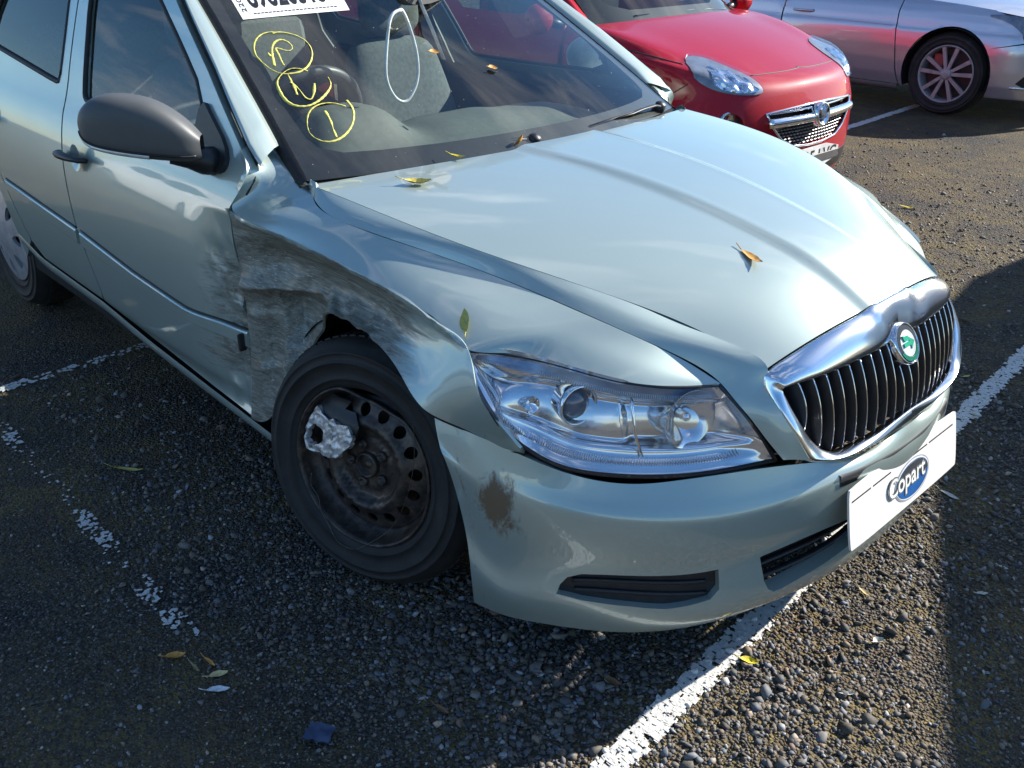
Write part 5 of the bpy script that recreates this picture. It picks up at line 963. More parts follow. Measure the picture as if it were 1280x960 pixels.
# wipers parked on the cowl
def wiper(P, knob):
    w_ = MB(); P = np.array(P); w_.tube(P, [.010, .009, .007, .006, .005], 8, flat=.5); o = w_.build('wiper_arm', M_BLACK, car)
    b = MB(); d = P[-1]-P[1]; d = d/np.linalg.norm(d); b.tube([P[1]+d*.03+[0, 0, .0], P[-1]+d*.12], .005, 6); b.build('wiper_blade', M_RUB, o)
    b = MB(); b.lathe([(.018, -.01), (.018, .012), (.012, .018), (.0, .02)], 16, frame(knob, (.4, 0, .9))); b.build('wiper_pivot', M_BLACK, o)
wiper([(-.21, -.06, .957), (-.22, -.10, .962), (-.245, -.2, .962), (-.265, -.3, .958), (-.29, -.42, .952)], (-.205, -.05, .952))
wiper([(-.275, .585, .958), (-.265, .54, .966), (-.245, .46, .968), (-.235, .40, .964), (-.23, .30, .960)], (-.28, .59, .952))
m = MB(); ys = np.linspace(-.72, .72, 41); xb = -.165-.135*(np.abs(ys)/.7)**2.2; G = np.stack([np.c_[xb+.03, ys, np.full(41, .925)], np.c_[xb, ys, np.full(41, .928)], np.c_[xb-.03, ys, np.full(41, .932)]], 0); m.grid(G, flip=True); m.build('scuttle', M_RUBS, car)

# auction board on the front
PB = empty('sale_board', parent=car); PB['label'] = 'white plastic sale board with an oval logo'
ex = Vector((.03, 0, -.142)).normalized(); nz_ = Vector((.142, 0, .03)).normalized(); Mp = frame((.9365, 0, .388), nz_, (0, 0, 1)); PA = np.array(Mp)
# local X is up the board, local Y to the car's left
def rect(y0, y1, x0, x1, r=.01, it=2): return [(x, -y) for x, y in rounded([(x0, y0+r), (x0, y1-r), (x0+r, y1), (x1-r, y1), (x1, y1-r), (x1, y0+r), (x1-r, y0), (x0+r, y0)], it)]
M_WHITE = plain('white board plastic', (.77, .75, .70), .45, var=.10, vs=16)
m = MB(); m.prism(rect(-.256, .256, -.0725, .0725), -.003, .002, Mp); m.build('board', M_WHITE, PB)
for a, b in ((-.245, -.165), (-.155, -.075), (.03, .10), (.11, .235)): m = MB(); m.prism(rect(a, b, .040, .0435, .001, 0), .0021, .0028, Mp); m.build('slot', M_RUBS, PB)
def oval(ry, rx, cy, cx, n=48): return [(cx+rx*math.sin(a), -cy+ry*math.cos(a)) for a in np.linspace(0, 2*math.pi, n+1)[:-1]]
oc = (.025, -.012)
for nm, ry, rx, h, mt in (('logo_rim', .084, .048, .0030, plain('logo grey', (.30, .32, .34), .4)), ('logo_edge', .079, .0445, .0036, M_WHITE), ('logo_oval', .076, .0415, .0042, plain('logo blue', (.02, .10, .30), .35))):
    m = MB(); m.prism(oval(ry, rx, *oc), .002, h, Mp); m.build(nm, mt, PB)
m = MB(); m.prism([(x, y) for x, y in oval(.074, .0395, *oc) if x > oc[1]-.004], .002, .0047, Mp); m.build('logo_dark_band', plain('logo dark', (.05, .055, .06), .35), PB)
def board_text(txt, y0, y1, x0, x1, h, bold, mat, name):
    V, F = text_mesh(txt, bold); lo, hi = V.min(0), V.max(0); q = (V-lo)/(hi-lo+1e-9); P = np.c_[x0+(x1-x0)*q[:, 1], -(y0+(y1-y0)*q[:, 0]), np.full(len(q), h), np.ones(len(q))]
    m = MB(); m.add((PA @ P.T).T[:, :3], F, False); m.build(name, mat, PB)
board_text('Copart', -.093, .087, -.040, .026, .0052, .052, plain('logo outline', (.16, .17, .18), .4), 'logo_outline')
board_text('Copart', -.089, .083, -.036, .022, .0058, .012, plain('logo white', (.82, .80, .74), .4), 'logo_lettering')
m = MB(); yy = np.linspace(-.250, .250, 41); xb = .932-.5*yy**2*.93; G = np.stack([np.c_[xb-.03, yy, np.full(41, .486)], np.c_[xb-.003, yy, np.full(41, .480)], np.c_[xb-.001, yy, np.full(41, .455)], np.c_[xb-.03, yy, np.full(41, .448)]], 0); m.grid(G, flip=False); m.build('plate_plinth', M_BLACK, car)
# ------------------------------------------------------------------ red hatchback
adam = empty('red_car', (0, 0, 0), label='red small hatchback with round headlights parked behind the bonnet', cat='car')
OX, OY = -.93, 2.82
M_RED = paint('red paint', (.36, .003, .016), .0, .5, .01, ior=1.38, cw=.8, sp=.12); M_RLAMP = plain('lamp chrome', (.80, .82, .85), .12, 1.0)
APt = Patch(full(D['adam'])); AT = np.array([OX, OY, 0]); AC = (OX-1.0, OY, .45)
af = lambda u, v: APt(u, v)+AT
def av_(poly, s): return [(u, .5+s*v*.5) for u, v in poly]
gq = D['adam_grille']; gh = av_(gq[:3], 1)+av_(gq[:3][::-1], -1)+av_(gq[3:][::-1], -1)+av_(gq[3:], 1); gh = np.array(gh)
fogs = [rounded(av_(D['adam_fog'], s), 1) for s in (1, -1)]
SC = (APt.lu, APt.lv)
# wheel openings at the sides
def near_uv(px, pz, s):
    U_, V_ = np.meshgrid(np.linspace(0, 1, 160), np.linspace(.5, 1, 160), indexing='ij'); q = APt(U_.ravel(), V_.ravel()); i = np.argmin((q[:, 0]-px)**2+(q[:, 2]-pz)**2+.2*np.maximum(0, q[:, 2]-.8)); return U_.ravel()[i], .5+s*(V_.ravel()[i]-.5)
arch = [[near_uv(-.66+.345*math.cos(a), .30+.345*math.sin(a), s) for a in np.linspace(R(200), R(-20), 16)] for s in (1, -1)]
arch = [[(max(u, .004), v) for u, v in a] for a in arch]
shell = trim('body', af, [(.001, .0), (.001, 1), (1, 1), (1, 0)], [gh]+fogs+[np.array(a) for a in arch], .03, SC, M_RED, adam, flange=.0, holeflange=.03, ctr=AC)
def aline(name, uv, s, r_=.004, off=.0):
    uv = np.array(uv); k = np.linspace(0, 1, len(uv)); q = nspl(k, uv, np.linspace(0, 1, 30)); p = af(q[:, 0], .5+s*q[:, 1]*.5); m = MB(); m.tube(p, r_, 6); return m.build(name, M_RUB, adam)
se = D['adam_seam'][:4]; sy_ = [(se[-1][0]+.004, 0.0)]
uv = np.array([(u, v) for u, v in se]+sy_+[(u, -v) for u, v in se[::-1]]); uv[:, 1] = np.sign(uv[:, 1])*np.abs(uv[:, 1]); k = np.linspace(0, 1, len(uv)); q = nspl(k, uv, np.linspace(0, 1, 50)); p = af(q[:, 0], .5+.5*q[:, 1]); m = MB(); m.tube(p, .0035, 6); m.build('bonnet_gap', M_RUB, adam)
for s in (1, -1): aline('wing_gap', D['adam_wing'], s); aline('bumper_gap', D['adam_bump'], s, .003)
lampg = plain('headlamp grey bowl', (.22, .25, .29), .35, .4)
for s in (1, -1):
    o_ = rounded(av_(D['adam_lamp'], s), 1); hl = trim('headlight', af, o_, (), .012, SC, lampg, adam, off=.004, flange=.02, ctr=AC)
    i_ = rounded(av_(D['adam_lamp_in'], s), 1); trim('lamp_reflector', af, i_, (), .008, SC, M_RLAMP, hl, off=.009, flange=.006, ctr=AC, disp=lambda p, n: p+n*(.006*np.sin(p[:, 1]*90)*np.sin(p[:, 2]*80))[:, None])
    trim('lens', af, o_, (), .02, SC, M_LENS, hl, off=.020, flange=.018, ctr=AC)
for s, fh in zip((1, -1), fogs):
    c = fh.mean(0); fb = trim('fog_lamp', af, c+(fh-c)*1.1, (), .02, SC, M_BLACK, adam, off=-.035, flange=0, ctr=AC); p = af(np.array([c[0]]), np.array([c[1]]))[0]
    m = MB(); m.lathe([(.05, -.03), (.05, .0), (.045, .006), (.03, -.006), (.0, -.012)], 28, frame(p+np.array([-.02, 0, 0]), (.9, -.25*s, 0))); m.build('fog_lens', M_RLAMP, fb)
# grille insert
c = gh.mean(0); gi = trim('grille', af, c+(gh-c)*1.05, (), .03, SC, M_DARK, adam, off=-.045, flange=0, ctr=AC)
def gp(f, v): 
    """height fraction within the grille opening"""
    u0, u1 = gh[:, 0].min(), gh[:, 0].max(); return af(np.full(len(v), u1+(u0-u1)*f), v)
vm = gh[:, 1].max()-.5; vv_ = np.linspace(.5-vm*.97, .5+vm*.97, 40)
m = MB(); p = gp(.32, vv_); m.tube(p+[.004, 0, 0], .026, 10, flat=1.0, up=(0, 0, 1)); m.build('chrome_bar', M_CHROME, gi)
m = MB(); p = gp(.10, vv_*.96+.02); m.tube(p+[-.010, 0, 0], .007, 8); m.build('upper_trim_bar', M_CHROME, gi)
e = np.concatenate([gh, gh[:1]]); e = dense(gh, .04, np.array(SC)); p = af(e[:, 0], e[:, 1]); m = MB(); m.tube(p+[.002, 0, 0], .007, 6, closed=True); m.build('grille_surround', M_CHROME, gi)
m = MB()
for r_ in range(6):
    f = .54+.44*r_/5.5; w_ = vm*(.93-.62*(f-.5)); nn = int(30-3*r_)
    for i in range(nn):
        v = .5-w_+2*w_*(i+.5*(r_ % 2))/nn; q = gp(f, np.array([v, v+w_*1.25/nn])); m.box((q.mean(0)+[-.018, 0, 0]), (.012, np.linalg.norm(q[1]-q[0]), .007), bev=.002)
m.build('grille_mesh', plain('satin grey mesh', (.30, .30, .31), .4, .3), gi, kind='stuff')
Me = frame((OX+.020, OY, .562), (1, 0, .12)); m = MB(); m.lathe([(.062, -.05), (.064, .0), (.060, .010), (.052, .010), (.050, .004), (.0, .006)], 40, Me); bd = m.build('badge', M_CHROME, gi)
m = MB(); m.prism([(.034, -.036), (-.036, .002), (-.022, .012), (.030, -.016)], .004, .011, Me); m.prism([(.030, .016), (.0, .004), (-.012, .014), (.026, .034)], .004, .011, Me); m.build('badge_wing', M_RLAMP, bd)
# number plate
Mn = frame((OX+.014, OY-.02, .338), (1, 0, .04)); m = MB(); m.prism([(x, -y) for x, y in rounded([(-.055, -.26), (.055, -.26), (.055, .26), (-.055, .26)], 1)], -.003, .003, Mn); npl = m.build('number_plate', plain('white plate', (.72, .72, .70), .35), adam)
V, F = text_mesh('CV15 LVC', .012); lo, hi = V.min(0), V.max(0); q = (V-lo)/(hi-lo); P_ = np.c_[-.036+.072*q[:, 1], .235-.47*q[:, 0], np.full(len(q), .0042), np.ones(len(q))]; m = MB(); m.add((np.array(Mn) @ P_.T).T[:, :3], F, False); m.build('plate_characters', M_INK, npl); m = MB(); m.box(Mn @ Vector((-.012, 0, .006)), (.006, .50, .045), bev=.002); m.build('plate_strap', plain('grey strap', (.09, .085, .085), .6), npl)
trim('lower_grille', af, [(.05, .5-.24), (.05, .5+.24), (.125, .5+.22), (.125, .5-.22)], (), .05, SC, M_BLACK, adam, off=.003, flange=.01, ctr=AC)
# glass, pillars, roof, flanks
Wb = np.array([(-.94, 0, .985), (-.95, -.3, .98), (-.985, -.52, .972), (-1.05, -.655, .966)]); Wt = np.array([(-1.62, 0, 1.43), (-1.63, -.25, 1.425), (-1.66, -.43, 1.41), (-1.70, -.54, 1.39)])
G = [[Wb[j]*(1-f)+Wt[j]*f+np.array([.5, 0, .85])*.04*4*f*(1-f)*.3 for j in range(4)] for f in (0, .33, .66, 1)]; AW = Patch(full(G)); 
sheet('windscreen', Patch(AW.P+AT), 20, 30, M_GLASS, adam, flange=0, ctr=AC)
trim('printed_border', lambda u, v: AW(u, v)+AT, [(0, 0), (0, 1), (1, 1), (1, 0)], [rounded([(.12, .07), (.09, .5), (.12, .93), (.95, .95), (.95, .05)], 2)], .05, (AW.lu, AW.lv), M_RUB, adam, off=-.006, flange=0, ctr=AC)
def astrip(name, A_, B_, mt, thick=.02):
    A_, B_ = np.array(A_, float), np.array(B_, float); t_ = np.linspace(0, 1, len(A_))[:, None]; md = (A_+B_)/2+np.array([.0, 0, .006])
    for s in (1, -1):
        m = MB(); m.grid((np.stack([A_-[0, 0, thick], A_, md, B_, B_-[0, 0, thick]], 1))*[1, s, 1]+AT, flip=s == -1); m.build(name, mt, adam)
astrip('windscreen_pillar', [(-1.05, -.66, .966), (-1.38, -.605, 1.18), (-1.70, -.545, 1.39)], [(-1.13, -.70, .975), (-1.44, -.645, 1.19), (-1.74, -.58, 1.39)], M_RED)
astrip('drip_trim', [(-1.135, -.702, .975), (-1.445, -.648, 1.188), (-1.745, -.583, 1.388)], [(-1.165, -.715, .972), (-1.47, -.66, 1.182), (-1.765, -.60, 1.38)], M_CHROME, .01)
m = MB(); G = np.array([[(x, y, z-.05*(y/.6)**2) for y in np.linspace(-.60, .60, 9)] for x, z in ((-1.62, 1.435), (-2.0, 1.475), (-2.6, 1.47), (-3.1, 1.42), (-3.5, 1.25))])+AT; m.grid(G, flip=False); m.build('roof', M_RED, adam)
for s in (1, -1):
    f2 = lambda u, v, s=s: np.c_[u, s*np.interp(v, [.18, .3, .5, .7, .85, .95, 1.2, 1.4], [-.81, -.845, -.86, -.86, -.84, -.78, -.69, -.60]), v]+AT
    trim('door', f2, [(-1.125, .22), (-1.125, .86), (-1.14, .965), (-1.46, 1.185), (-1.75, 1.38), (-2.3, 1.42), (-2.35, .25)], [rounded([(-1.28, .985), (-1.52, 1.165), (-1.80, 1.345), (-2.2, 1.36), (-2.22, 1.0)], 1)], .06, (1, 1), M_RED, adam, ctr=AC)
    trim('side_window', f2, [(-1.26, .98), (-1.51, 1.17), (-1.80, 1.36), (-2.22, 1.37), (-2.24, .99)], (), .1, (1, 1), M_SGLASS, adam, off=-.012, flange=0, ctr=AC)
    trim('rear_quarter', f2, [(-2.36, .25), (-2.31, 1.42), (-3.1, 1.38), (-3.6, 1.0), (-3.68, .5), (-3.6, .22), (-3.35, .22), (-3.32, .45), (-3.15, .62), (-2.98, .66), (-2.8, .62), (-2.65, .45), (-2.62, .22)], (), .08, (1, 1), M_RED, adam, ctr=AC)
    # mirrors with white caps
    G = [[(-1.18+.06*math.cos(a)*k, s*(-.86-.16*t_)+0, 1.0+.075*math.sin(a)*k) for a in np.linspace(0, 2*math.pi, 21)] for t_, k in ((0, .3), (.12, .8), (.4, 1.05), (.75, .95), (.95, .6), (1, .1))]
    sheet('door_mirror', Patch(np.array(G)+AT), 20, 40, M_RED, adam, flange=0, ctr=(OX-1.18, OY-s*.94, 1.0))
    m = MB(); m.tube(np.array([(-1.17, -.74*s, .955), (-1.18, -.88*s, .985)])+AT, .025, 8); m.build('mirror_arm', M_BLACK, adam)
    for x in (-.66, -2.97):
        M = frame((OX+x, OY-.835*s, .30), (0, -s, 0)); wr = empty('wheel', parent=adam); m = MB(); m.lathe([(r_*.97, z) for r_, z in tyre_prof()], 48, M); m.build('tyre', M_TYRE, wr)
        m = MB(); m.lathe([(.2, 0), (.205, .004), (.19, .0), (.17, -.03), (.0, -.03)], 40, M); m.build('rim', M_STEEL, wr)
        for k in range(5): 
            m = MB(); a = k/5*6.283; m.prism([(.03*math.cos(a+1.2), .03*math.sin(a+1.2)), (.2*math.cos(a+.13), .2*math.sin(a+.13)), (.2*math.cos(a-.13), .2*math.sin(a-.13)), (.03*math.cos(a-1.2), .03*math.sin(a-1.2))], -.02, .0, M); m.build('spoke', M_CHROME, wr)
m = MB(); m.box((OX-1.85, OY, .24), (2.9, 1.3, .05)); m.box((OX-.75, OY, .5), (1.0, 1.1, .4)); m.box((OX-1.25, OY, .78), (.5, 1.3, .3), bev=.05); m.build('underbody', M_DARK, adam)
m = MB(); m.tube(np.array([(-.99, -.38, .995), (-.99, -.1, 1.0), (-.98, .15, 1.0)])+AT, .009, 6, flat=.6); m.tube(np.array([(-1.0, .05, .995), (-.985, .3, .995), (-1.0, .5, .985)])+AT, .009, 6, flat=.6); m.build('wiper', M_BLACK, adam)
seat_c = plain_cache('grey seat cloth dark', (.05, .05, .055), .9)
for y in (-.35, .35):
    m = MB(); m.box((OX-1.95, OY+y, .85), (.16, .48, .75), bev=.07); m.box((OX-2.0, OY+y, 1.29), (.09, .24, .15), bev=.04); m.build('front_seat', seat_c, adam)

# ------------------------------------------------------------------ silver saloon beyond it
hy = empty('silver_car', (0, 0, 0), label='silver saloon with ten-spoke alloy wheels, farthest of the three cars', cat='car')
M_SIL = paint('silver paint', (.58, .58, .62), .6, .30, .05); HYC = (-2.8, 7.15, .5); HX, HY = -1.72, 6.24
def hyf(s):
    def f(x, z):
        y = np.interp(z, [.16, .2, .28, .40, .52, .60, .655, .69, .73, .80, .87, .93, 1.0, 1.2, 1.4], [.07, .035, .012, .002, .0, .004, .012, .026, .034, .055, .085, .125, .16, .26, .36])
        for _ in range(1): pass
        c = np.clip((x+1.42)/.62, 0, 1.05); y = y+.40*c**2.6+.03*np.clip((z-.55)/.3, 0, 1)*np.clip((x+1.9)/.7, 0, 1)
        Y = HY+y; return np.c_[x, Y if s == 1 else 2*7.15-Y, z]
    return f
ar = [(HX+.368*math.cos(a), .335+.368*math.sin(a)) for a in np.linspace(R(-22), R(202), 28)]
for s in (1, -1):
    f = hyf(s)
    wing = [(-2.10, .215), (-2.14, .33), (-2.165, .48), (-2.195, .65), (-2.21, .78), (-2.20, .89), (-2.0, .885), (-1.7, .865), (-1.45, .84), (-1.33, .80), (-1.22, .72), (-1.17, .62), (-1.36, .575)]+[(x, z) for x, z in ar if z > .55 and x > HX]+[(x, z) for x, z in ar if x <= HX]
    trim('front_wing', f, wing, (), .03, (1, 1), M_SIL, hy, flange=.015, ctr=HYC)
    bm = [(-1.362, .572), (-1.16, .615), (-1.0, .60), (-.86, .60), (-.82, .4), (-.86, .2), (-1.3, .195), (-1.37, .22)]+[(x, z) for x, z in ar[::-1] if z <= .56 and x > HX][::-1]
    bm = [(-1.365, .57), (-1.16, .612), (-.80, .60), (-.80, .19), (-1.38, .19)]+[(x, z) for x, z in ar if z <= .56 and x > HX]
    bp_ = trim('front_bumper', f, bm, [rounded([(-1.19, .29), (-1.10, .40), (-.95, .44), (-.90, .30)], 1)], .03, (1, 1), M_SIL, hy, flange=.015, ctr=HYC)
    trim('fog_recess', f, [(-1.22, .27), (-1.10, .42), (-.93, .46), (-.88, .28)], (), .05, (1, 1), M_BLACK, bp_, off=-.03, flange=0, ctr=HYC)
    m = MB(); xs_ = np.linspace(-1.20, -.92, 12); p = f(xs_, np.full(12, .285)); m.tube(p, .010, 6); m.build('chrome_strip', M_CHROME, bp_)
    hl = trim('headlight', f, rounded([(-1.52, .80), (-1.35, .815), (-1.1, .78), (-.9, .72), (-.9, .62), (-1.15, .625), (-1.22, .70), (-1.33, .765)], 1), (), .03, (1, 1), lampg, hy, off=.004, flange=.02, ctr=HYC)
    trim('lamp_reflector', f, rounded([(-1.25, .765), (-1.05, .745), (-.92, .70), (-.95, .65), (-1.12, .66)], 1), (), .02, (1, 1), M_RLAMP, hl, off=.010, flange=.01, ctr=HYC)
    trim('lens', f, rounded([(-1.52, .80), (-1.35, .815), (-1.1, .78), (-.9, .72), (-.9, .62), (-1.15, .625), (-1.22, .70), (-1.33, .765)], 1), (), .05, (1, 1), M_LENS, hl, off=.018, flange=.012, ctr=HYC)
    fdr = trim('front_door', f, [(-2.112, .215), (-2.15, .33), (-2.175, .48), (-2.205, .65), (-2.22, .78), (-2.21, .885), (-2.6, .90), (-3.28, .915), (-3.30, .70), (-3.27, .45), (-3.22, .215)], (), .04, (1, 1), M_SIL, hy, flange=.015, ctr=HYC)
    rdr = trim('rear_door', f, [(-3.235, .215), (-3.285, .45), (-3.315, .70), (-3.295, .915), (-4.2, .93), (-4.25, .7), (-4.1, .45), (-3.95, .215)], (), .06, (1, 1), M_SIL, hy, flange=.015, ctr=HYC)
    m = MB(); xs_ = np.linspace(-2.12, -4.0, 30)
    rw = [f(xs_, np.full(30, z))-np.c_[np.zeros(30), np.full(30, o_*s), np.zeros(30)] for z, o_ in ((.205, .0), (.19, .006), (.165, .0), (.15, -.05))]; m.grid(np.stack(rw, 1), flip=s == 1); m.build('sill', M_SIL, hy)
    for d, xa, xb in ((fdr, -2.24, -3.26), (rdr, -3.33, -4.2)):
        xs_ = np.linspace(xa, xb, 20); zz_ = .675+.006*(xs_+2.2)-.02*(xs_+2.2); m = MB(); m.tube(f(xs_, zz_)+[0, .004*s, 0], .008, 6, flat=.7); m.build('crease', M_SIL, d)
    for d, hx in ((fdr, -3.10), (rdr, -4.05)):
        t_ = np.linspace(0, 1, 10); p = f(hx+.10-.2*t_, np.full(10, .735))-np.c_[np.zeros(10), .028*s*np.sin(math.pi*t_)**.5, np.zeros(10)]; m = MB(); m.tube(p, .012, 8); m.build('door_handle', M_SIL, d)
    gl = trim('side_window', f, [(-1.95, .90), (-2.55, 1.28), (-2.9, 1.37), (-4.0, 1.36), (-4.3, 1.10), (-4.3, .945)], (), .08, (1, 1), plain_cache('dark car glass', (.02, .022, .025), .05, coat=1), hy, off=-.01, flange=0, ctr=HYC)
    m = MB(); xs_ = np.linspace(-2.2, -4.2, 20); m.tube(f(xs_, np.interp(xs_, [-4.2, -2.2], [.94, .895])), .010, 6); m.build('belt_chrome', M_CHROME, gl)
    trim('rear_quarter', f, [(-3.965, .215), (-4.115, .45), (-4.265, .7), (-4.215, .93), (-4.9, .95), (-5.4, .9), (-5.45, .3), (-4.95, .22), (-4.9, .45), (-4.75, .63), (-4.5, .70), (-4.25, .63), (-4.1, .45), (-4.05, .22)], (), .08, (1, 1), M_SIL, hy, flange=.01, ctr=HYC)
    m = MB(); m.lathe([(.355, -.02), (.355, .30), (.05, .30)], 30, frame((HX, 7.15-(7.15-HY-.02)*s, .335), (0, s, 0), (0, 0, 1)), R(-110), R(110)); m.build('wheel_arch_liner', M_LINER, hy)
    for x in (HX, HX-2.77):
        M = frame((x, 7.15-(7.15-HY-.035)*s, .332), (0, -s, 0)); wr = empty('wheel', parent=hy)
        m = MB(); m.lathe([(.222+(r_-.196)*(.332-.222)/(.3175-.196), z*1.15) for r_, z in tyre_prof()], 64, M); m.build('tyre', M_TYRE, wr)
        m = MB(); m.lathe([(.226, -.01), (.230, .003), (.222, .006), (.214, -.004), (.205, -.05), (.20, -.12)], 64, M); rim = m.build('rim', plain_cache('alloy wheel', (.40, .39, .39), .5, .3), wr)
        m = MB(); m.lathe([(.2, -.085), (.06, -.08), (.0, -.08)], 40, M); m.build('brake_disc', plain_cache('dark brake', (.05, .045, .045), .5, .4), wr)
        for k in range(10):
            a = k/10*6.2832+.31+(.05 if k % 2 else -.05); d_ = np.array([math.cos(a), math.sin(a)]); pr = np.array([-d_[1], d_[0]]); m = MB()
            m.prism([tuple(d_*.035+pr*.012), tuple(d_*.215+pr*.016), tuple(d_*.215-pr*.016), tuple(d_*.035-pr*.012)], -.028, -.004, M); m.build('spoke', plain_cache('alloy wheel', (.40, .39, .39), .5, .3), rim)
        m = MB(); m.lathe([(.05, -.03), (.045, .0), (.03, .006), (.0, .008)], 24, M); m.build('hub_cap', plain_cache('alloy wheel', (.40, .39, .39), .5, .3), rim)
        m = MB(); m.box(np.array(M @ Vector((.10, .09, -.045))), (.09, .03, .10), bev=.01); m.build('brake_caliper', plain_cache('red caliper', (.35, .06, .05), .5), wr)
# bonnet, roof, glass of the saloon
ys = np.linspace(-1, 1, 15)
def hyrow(x, hw, ze, zc): return np.c_[np.full(15, x)-.06*ys**2, 7.15+hw*ys, zc-(zc-ze)*np.abs(ys)**2.4]
m = MB(); m.grid(np.stack([hyrow(-2.05, .80, .885, .965), hyrow(-1.8, .81, .87, .95), hyrow(-1.5, .80, .845, .92), hyrow(-1.2, .74, .80, .87), hyrow(-1.0, .66, .75, .81), hyrow(-.87, .60, .64, .70), hyrow(-.83, .58, .4, .45), hyrow(-.86, .56, .2, .2)], 0), flip=True); m.build('bonnet', M_SIL, hy)
m = MB(); m.grid(np.stack([hyrow(-2.05, .78, .89, .96), hyrow(-2.5, .66, 1.22, 1.27), hyrow(-2.75, .58, 1.38, 1.42)], 0), flip=False); m.build('windscreen', plain_cache('dark car glass', (.02, .022, .025), .05, coat=1), hy)
m = MB(); m.grid(np.stack([hyrow(-2.75, .58, 1.385, 1.43), hyrow(-3.3, .60, 1.42, 1.47), hyrow(-4.0, .58, 1.38, 1.43), hyrow(-4.9, .60, 1.0, 1.06), hyrow(-5.4, .72, .92, .96), hyrow(-5.45, .74, .3, .3)], 0), flip=False); m.build('roof', M_SIL, hy)
m = MB(); m.box((-3.2, 7.15, .25), (4.0, 1.5, .08)); m.box((-1.6, 7.15, .5), (1.0, 1.2, .5)); m.build('underbody', M_DARK, hy)

# ------------------------------------------------------------------ added unseen vehicles: one casts the right-hand shadow, others feed reflections
def boxy(name, loc, yaw, L_, W_, H_, prof, glassz, mat, label):
    e = empty(name, loc, label=label, cat='added_van' if H_ > 1.7 else 'car'); e.rotation_euler = (0, 0, yaw); TP = .07 if H_ > 1.7 else .2; n_ = len(prof)
    def sec(x, z): 
        k = np.clip((z-glassz)/(H_-glassz), 0, 1); return W_/2*(1-TP*k**1.3)
    xs_ = np.linspace(0, 1, 25); top = np.interp(xs_, [p[0] for p in prof], [p[1] for p in prof]); G = []
    for x, zt in zip(xs_, top):
        tap = 1-.10*abs(2*x-1)**6; zs = [.22, .30, .5, min(glassz, zt-.12), zt-.06, zt-.015, zt, zt+.01]; wk = [.94, .99, 1, .985, None, None, None, 0]
        row = []
        for i_, z in enumerate(zs):
            wd = sec(x, z) if i_ < 4 else [sec(x, zt)*.97, sec(x, zt)*.92, sec(x, zt)*.8, 0][i_-4]
            row.append((x*L_-L_/2, wd*tap*(wk[i_] if i_ < 4 else 1), z))
        G.append(row)
    G = np.array(G); F_ = np.concatenate([G, (G*[1, -1, 1])[:, -2::-1]], 1); m = MB(); m.grid(F_, flip=False)
    for r_, fl in ((0, False), (-1, True)): row = F_[r_]; m.add(row, [list(range(len(row)))[::(-1 if fl else 1)]], False)
    m.build('body', mat, e)
    gm_ = plain_cache('dark car glass', (.02, .022, .025), .05, coat=1)
    for s in (1, -1):
        for a, b_ in ((.30, .50), (.53, .72)):
            q = [(a*L_-L_/2, glassz+.05), (b_*L_-L_/2, glassz+.05), (b_*L_-L_/2-.04, H_-.16), (a*L_-L_/2+.06, H_-.16)]; f = lambda u, v, s=s: np.c_[u, s*(W_/2*(1-TP*np.clip((v-glassz)/(H_-glassz), 0, 1)**1.3)+.004), v]
            trim('side_window', f, rounded(q, 1), (), .1, (1, 1), gm_, e, flange=.01, ctr=(0, 0, 1))
        for x in (.17, .80):
            M = frame((x*L_-L_/2, s*(W_/2+.005), .31), (0, s, 0)); wr = empty('wheel', parent=e); m = MB(); m.lathe(tyre_prof(), 32, M); m.build('tyre', M_TYRE, wr); m = MB(); m.lathe([(.2, 0), (.19, .01), (.1, .0), (.0, .005)], 24, M); m.build('rim', M_CHROME, wr)
    return e
vt = math.atan2(-.91, .42)
pv = np.array([.62, 6.17])+np.array([.42, -.91])*2.2+np.array([.91, .42])*1.06
boxy('added_van', (pv[0], pv[1], 0), vt+math.pi, 4.4, 1.86, 1.96, [(0, 1.95), (.70, 1.96), (.80, 1.80), (.88, 1.25), (.97, 1.10), (1, .7)], 1.15, plain('white van paint', (.72, .73, .73), .35, coat=1), 'white panel vehicle added out of frame to shade the front right')  # added out of view to cast the ground shadow; white to brighten the chrome
boxy('added_car', (-6.6, -4.6, 0), R(8), 4.3, 1.78, 1.45, [(0, .95), (.08, 1.05), (.22, 1.40), (.6, 1.45), (.74, .98), (.97, .78), (1, .5)], .95, plain('white car paint', (.78, .78, .77), .3, coat=1), 'white hatchback added unseen behind the camera to the left for reflections')  # added to put a white reflection on the near side
boxy('added_car', (-2.4, -7.2, 0), R(4), 4.3, 1.78, 1.45, [(0, .95), (.08, 1.05), (.22, 1.40), (.6, 1.45), (.74, .98), (.97, .78), (1, .5)], .95, plain('grey car paint', (.16, .17, .18), .3, coat=1), 'dark grey hatchback added unseen behind the camera for reflections')  # added only to be mirrored in the near side, never in view
boxy('added_car', (5.2, -6.4, 0), R(95), 4.4, 1.8, 1.5, [(0, .95), (.08, 1.05), (.22, 1.42), (.6, 1.5), (.74, 1.0), (.97, .8), (1, .5)], .98, plain('navy car paint', (.05, .06, .09), .3, coat=1), 'navy hatchback added unseen behind the camera to the right for reflections')  # added for reflections alone, never in view
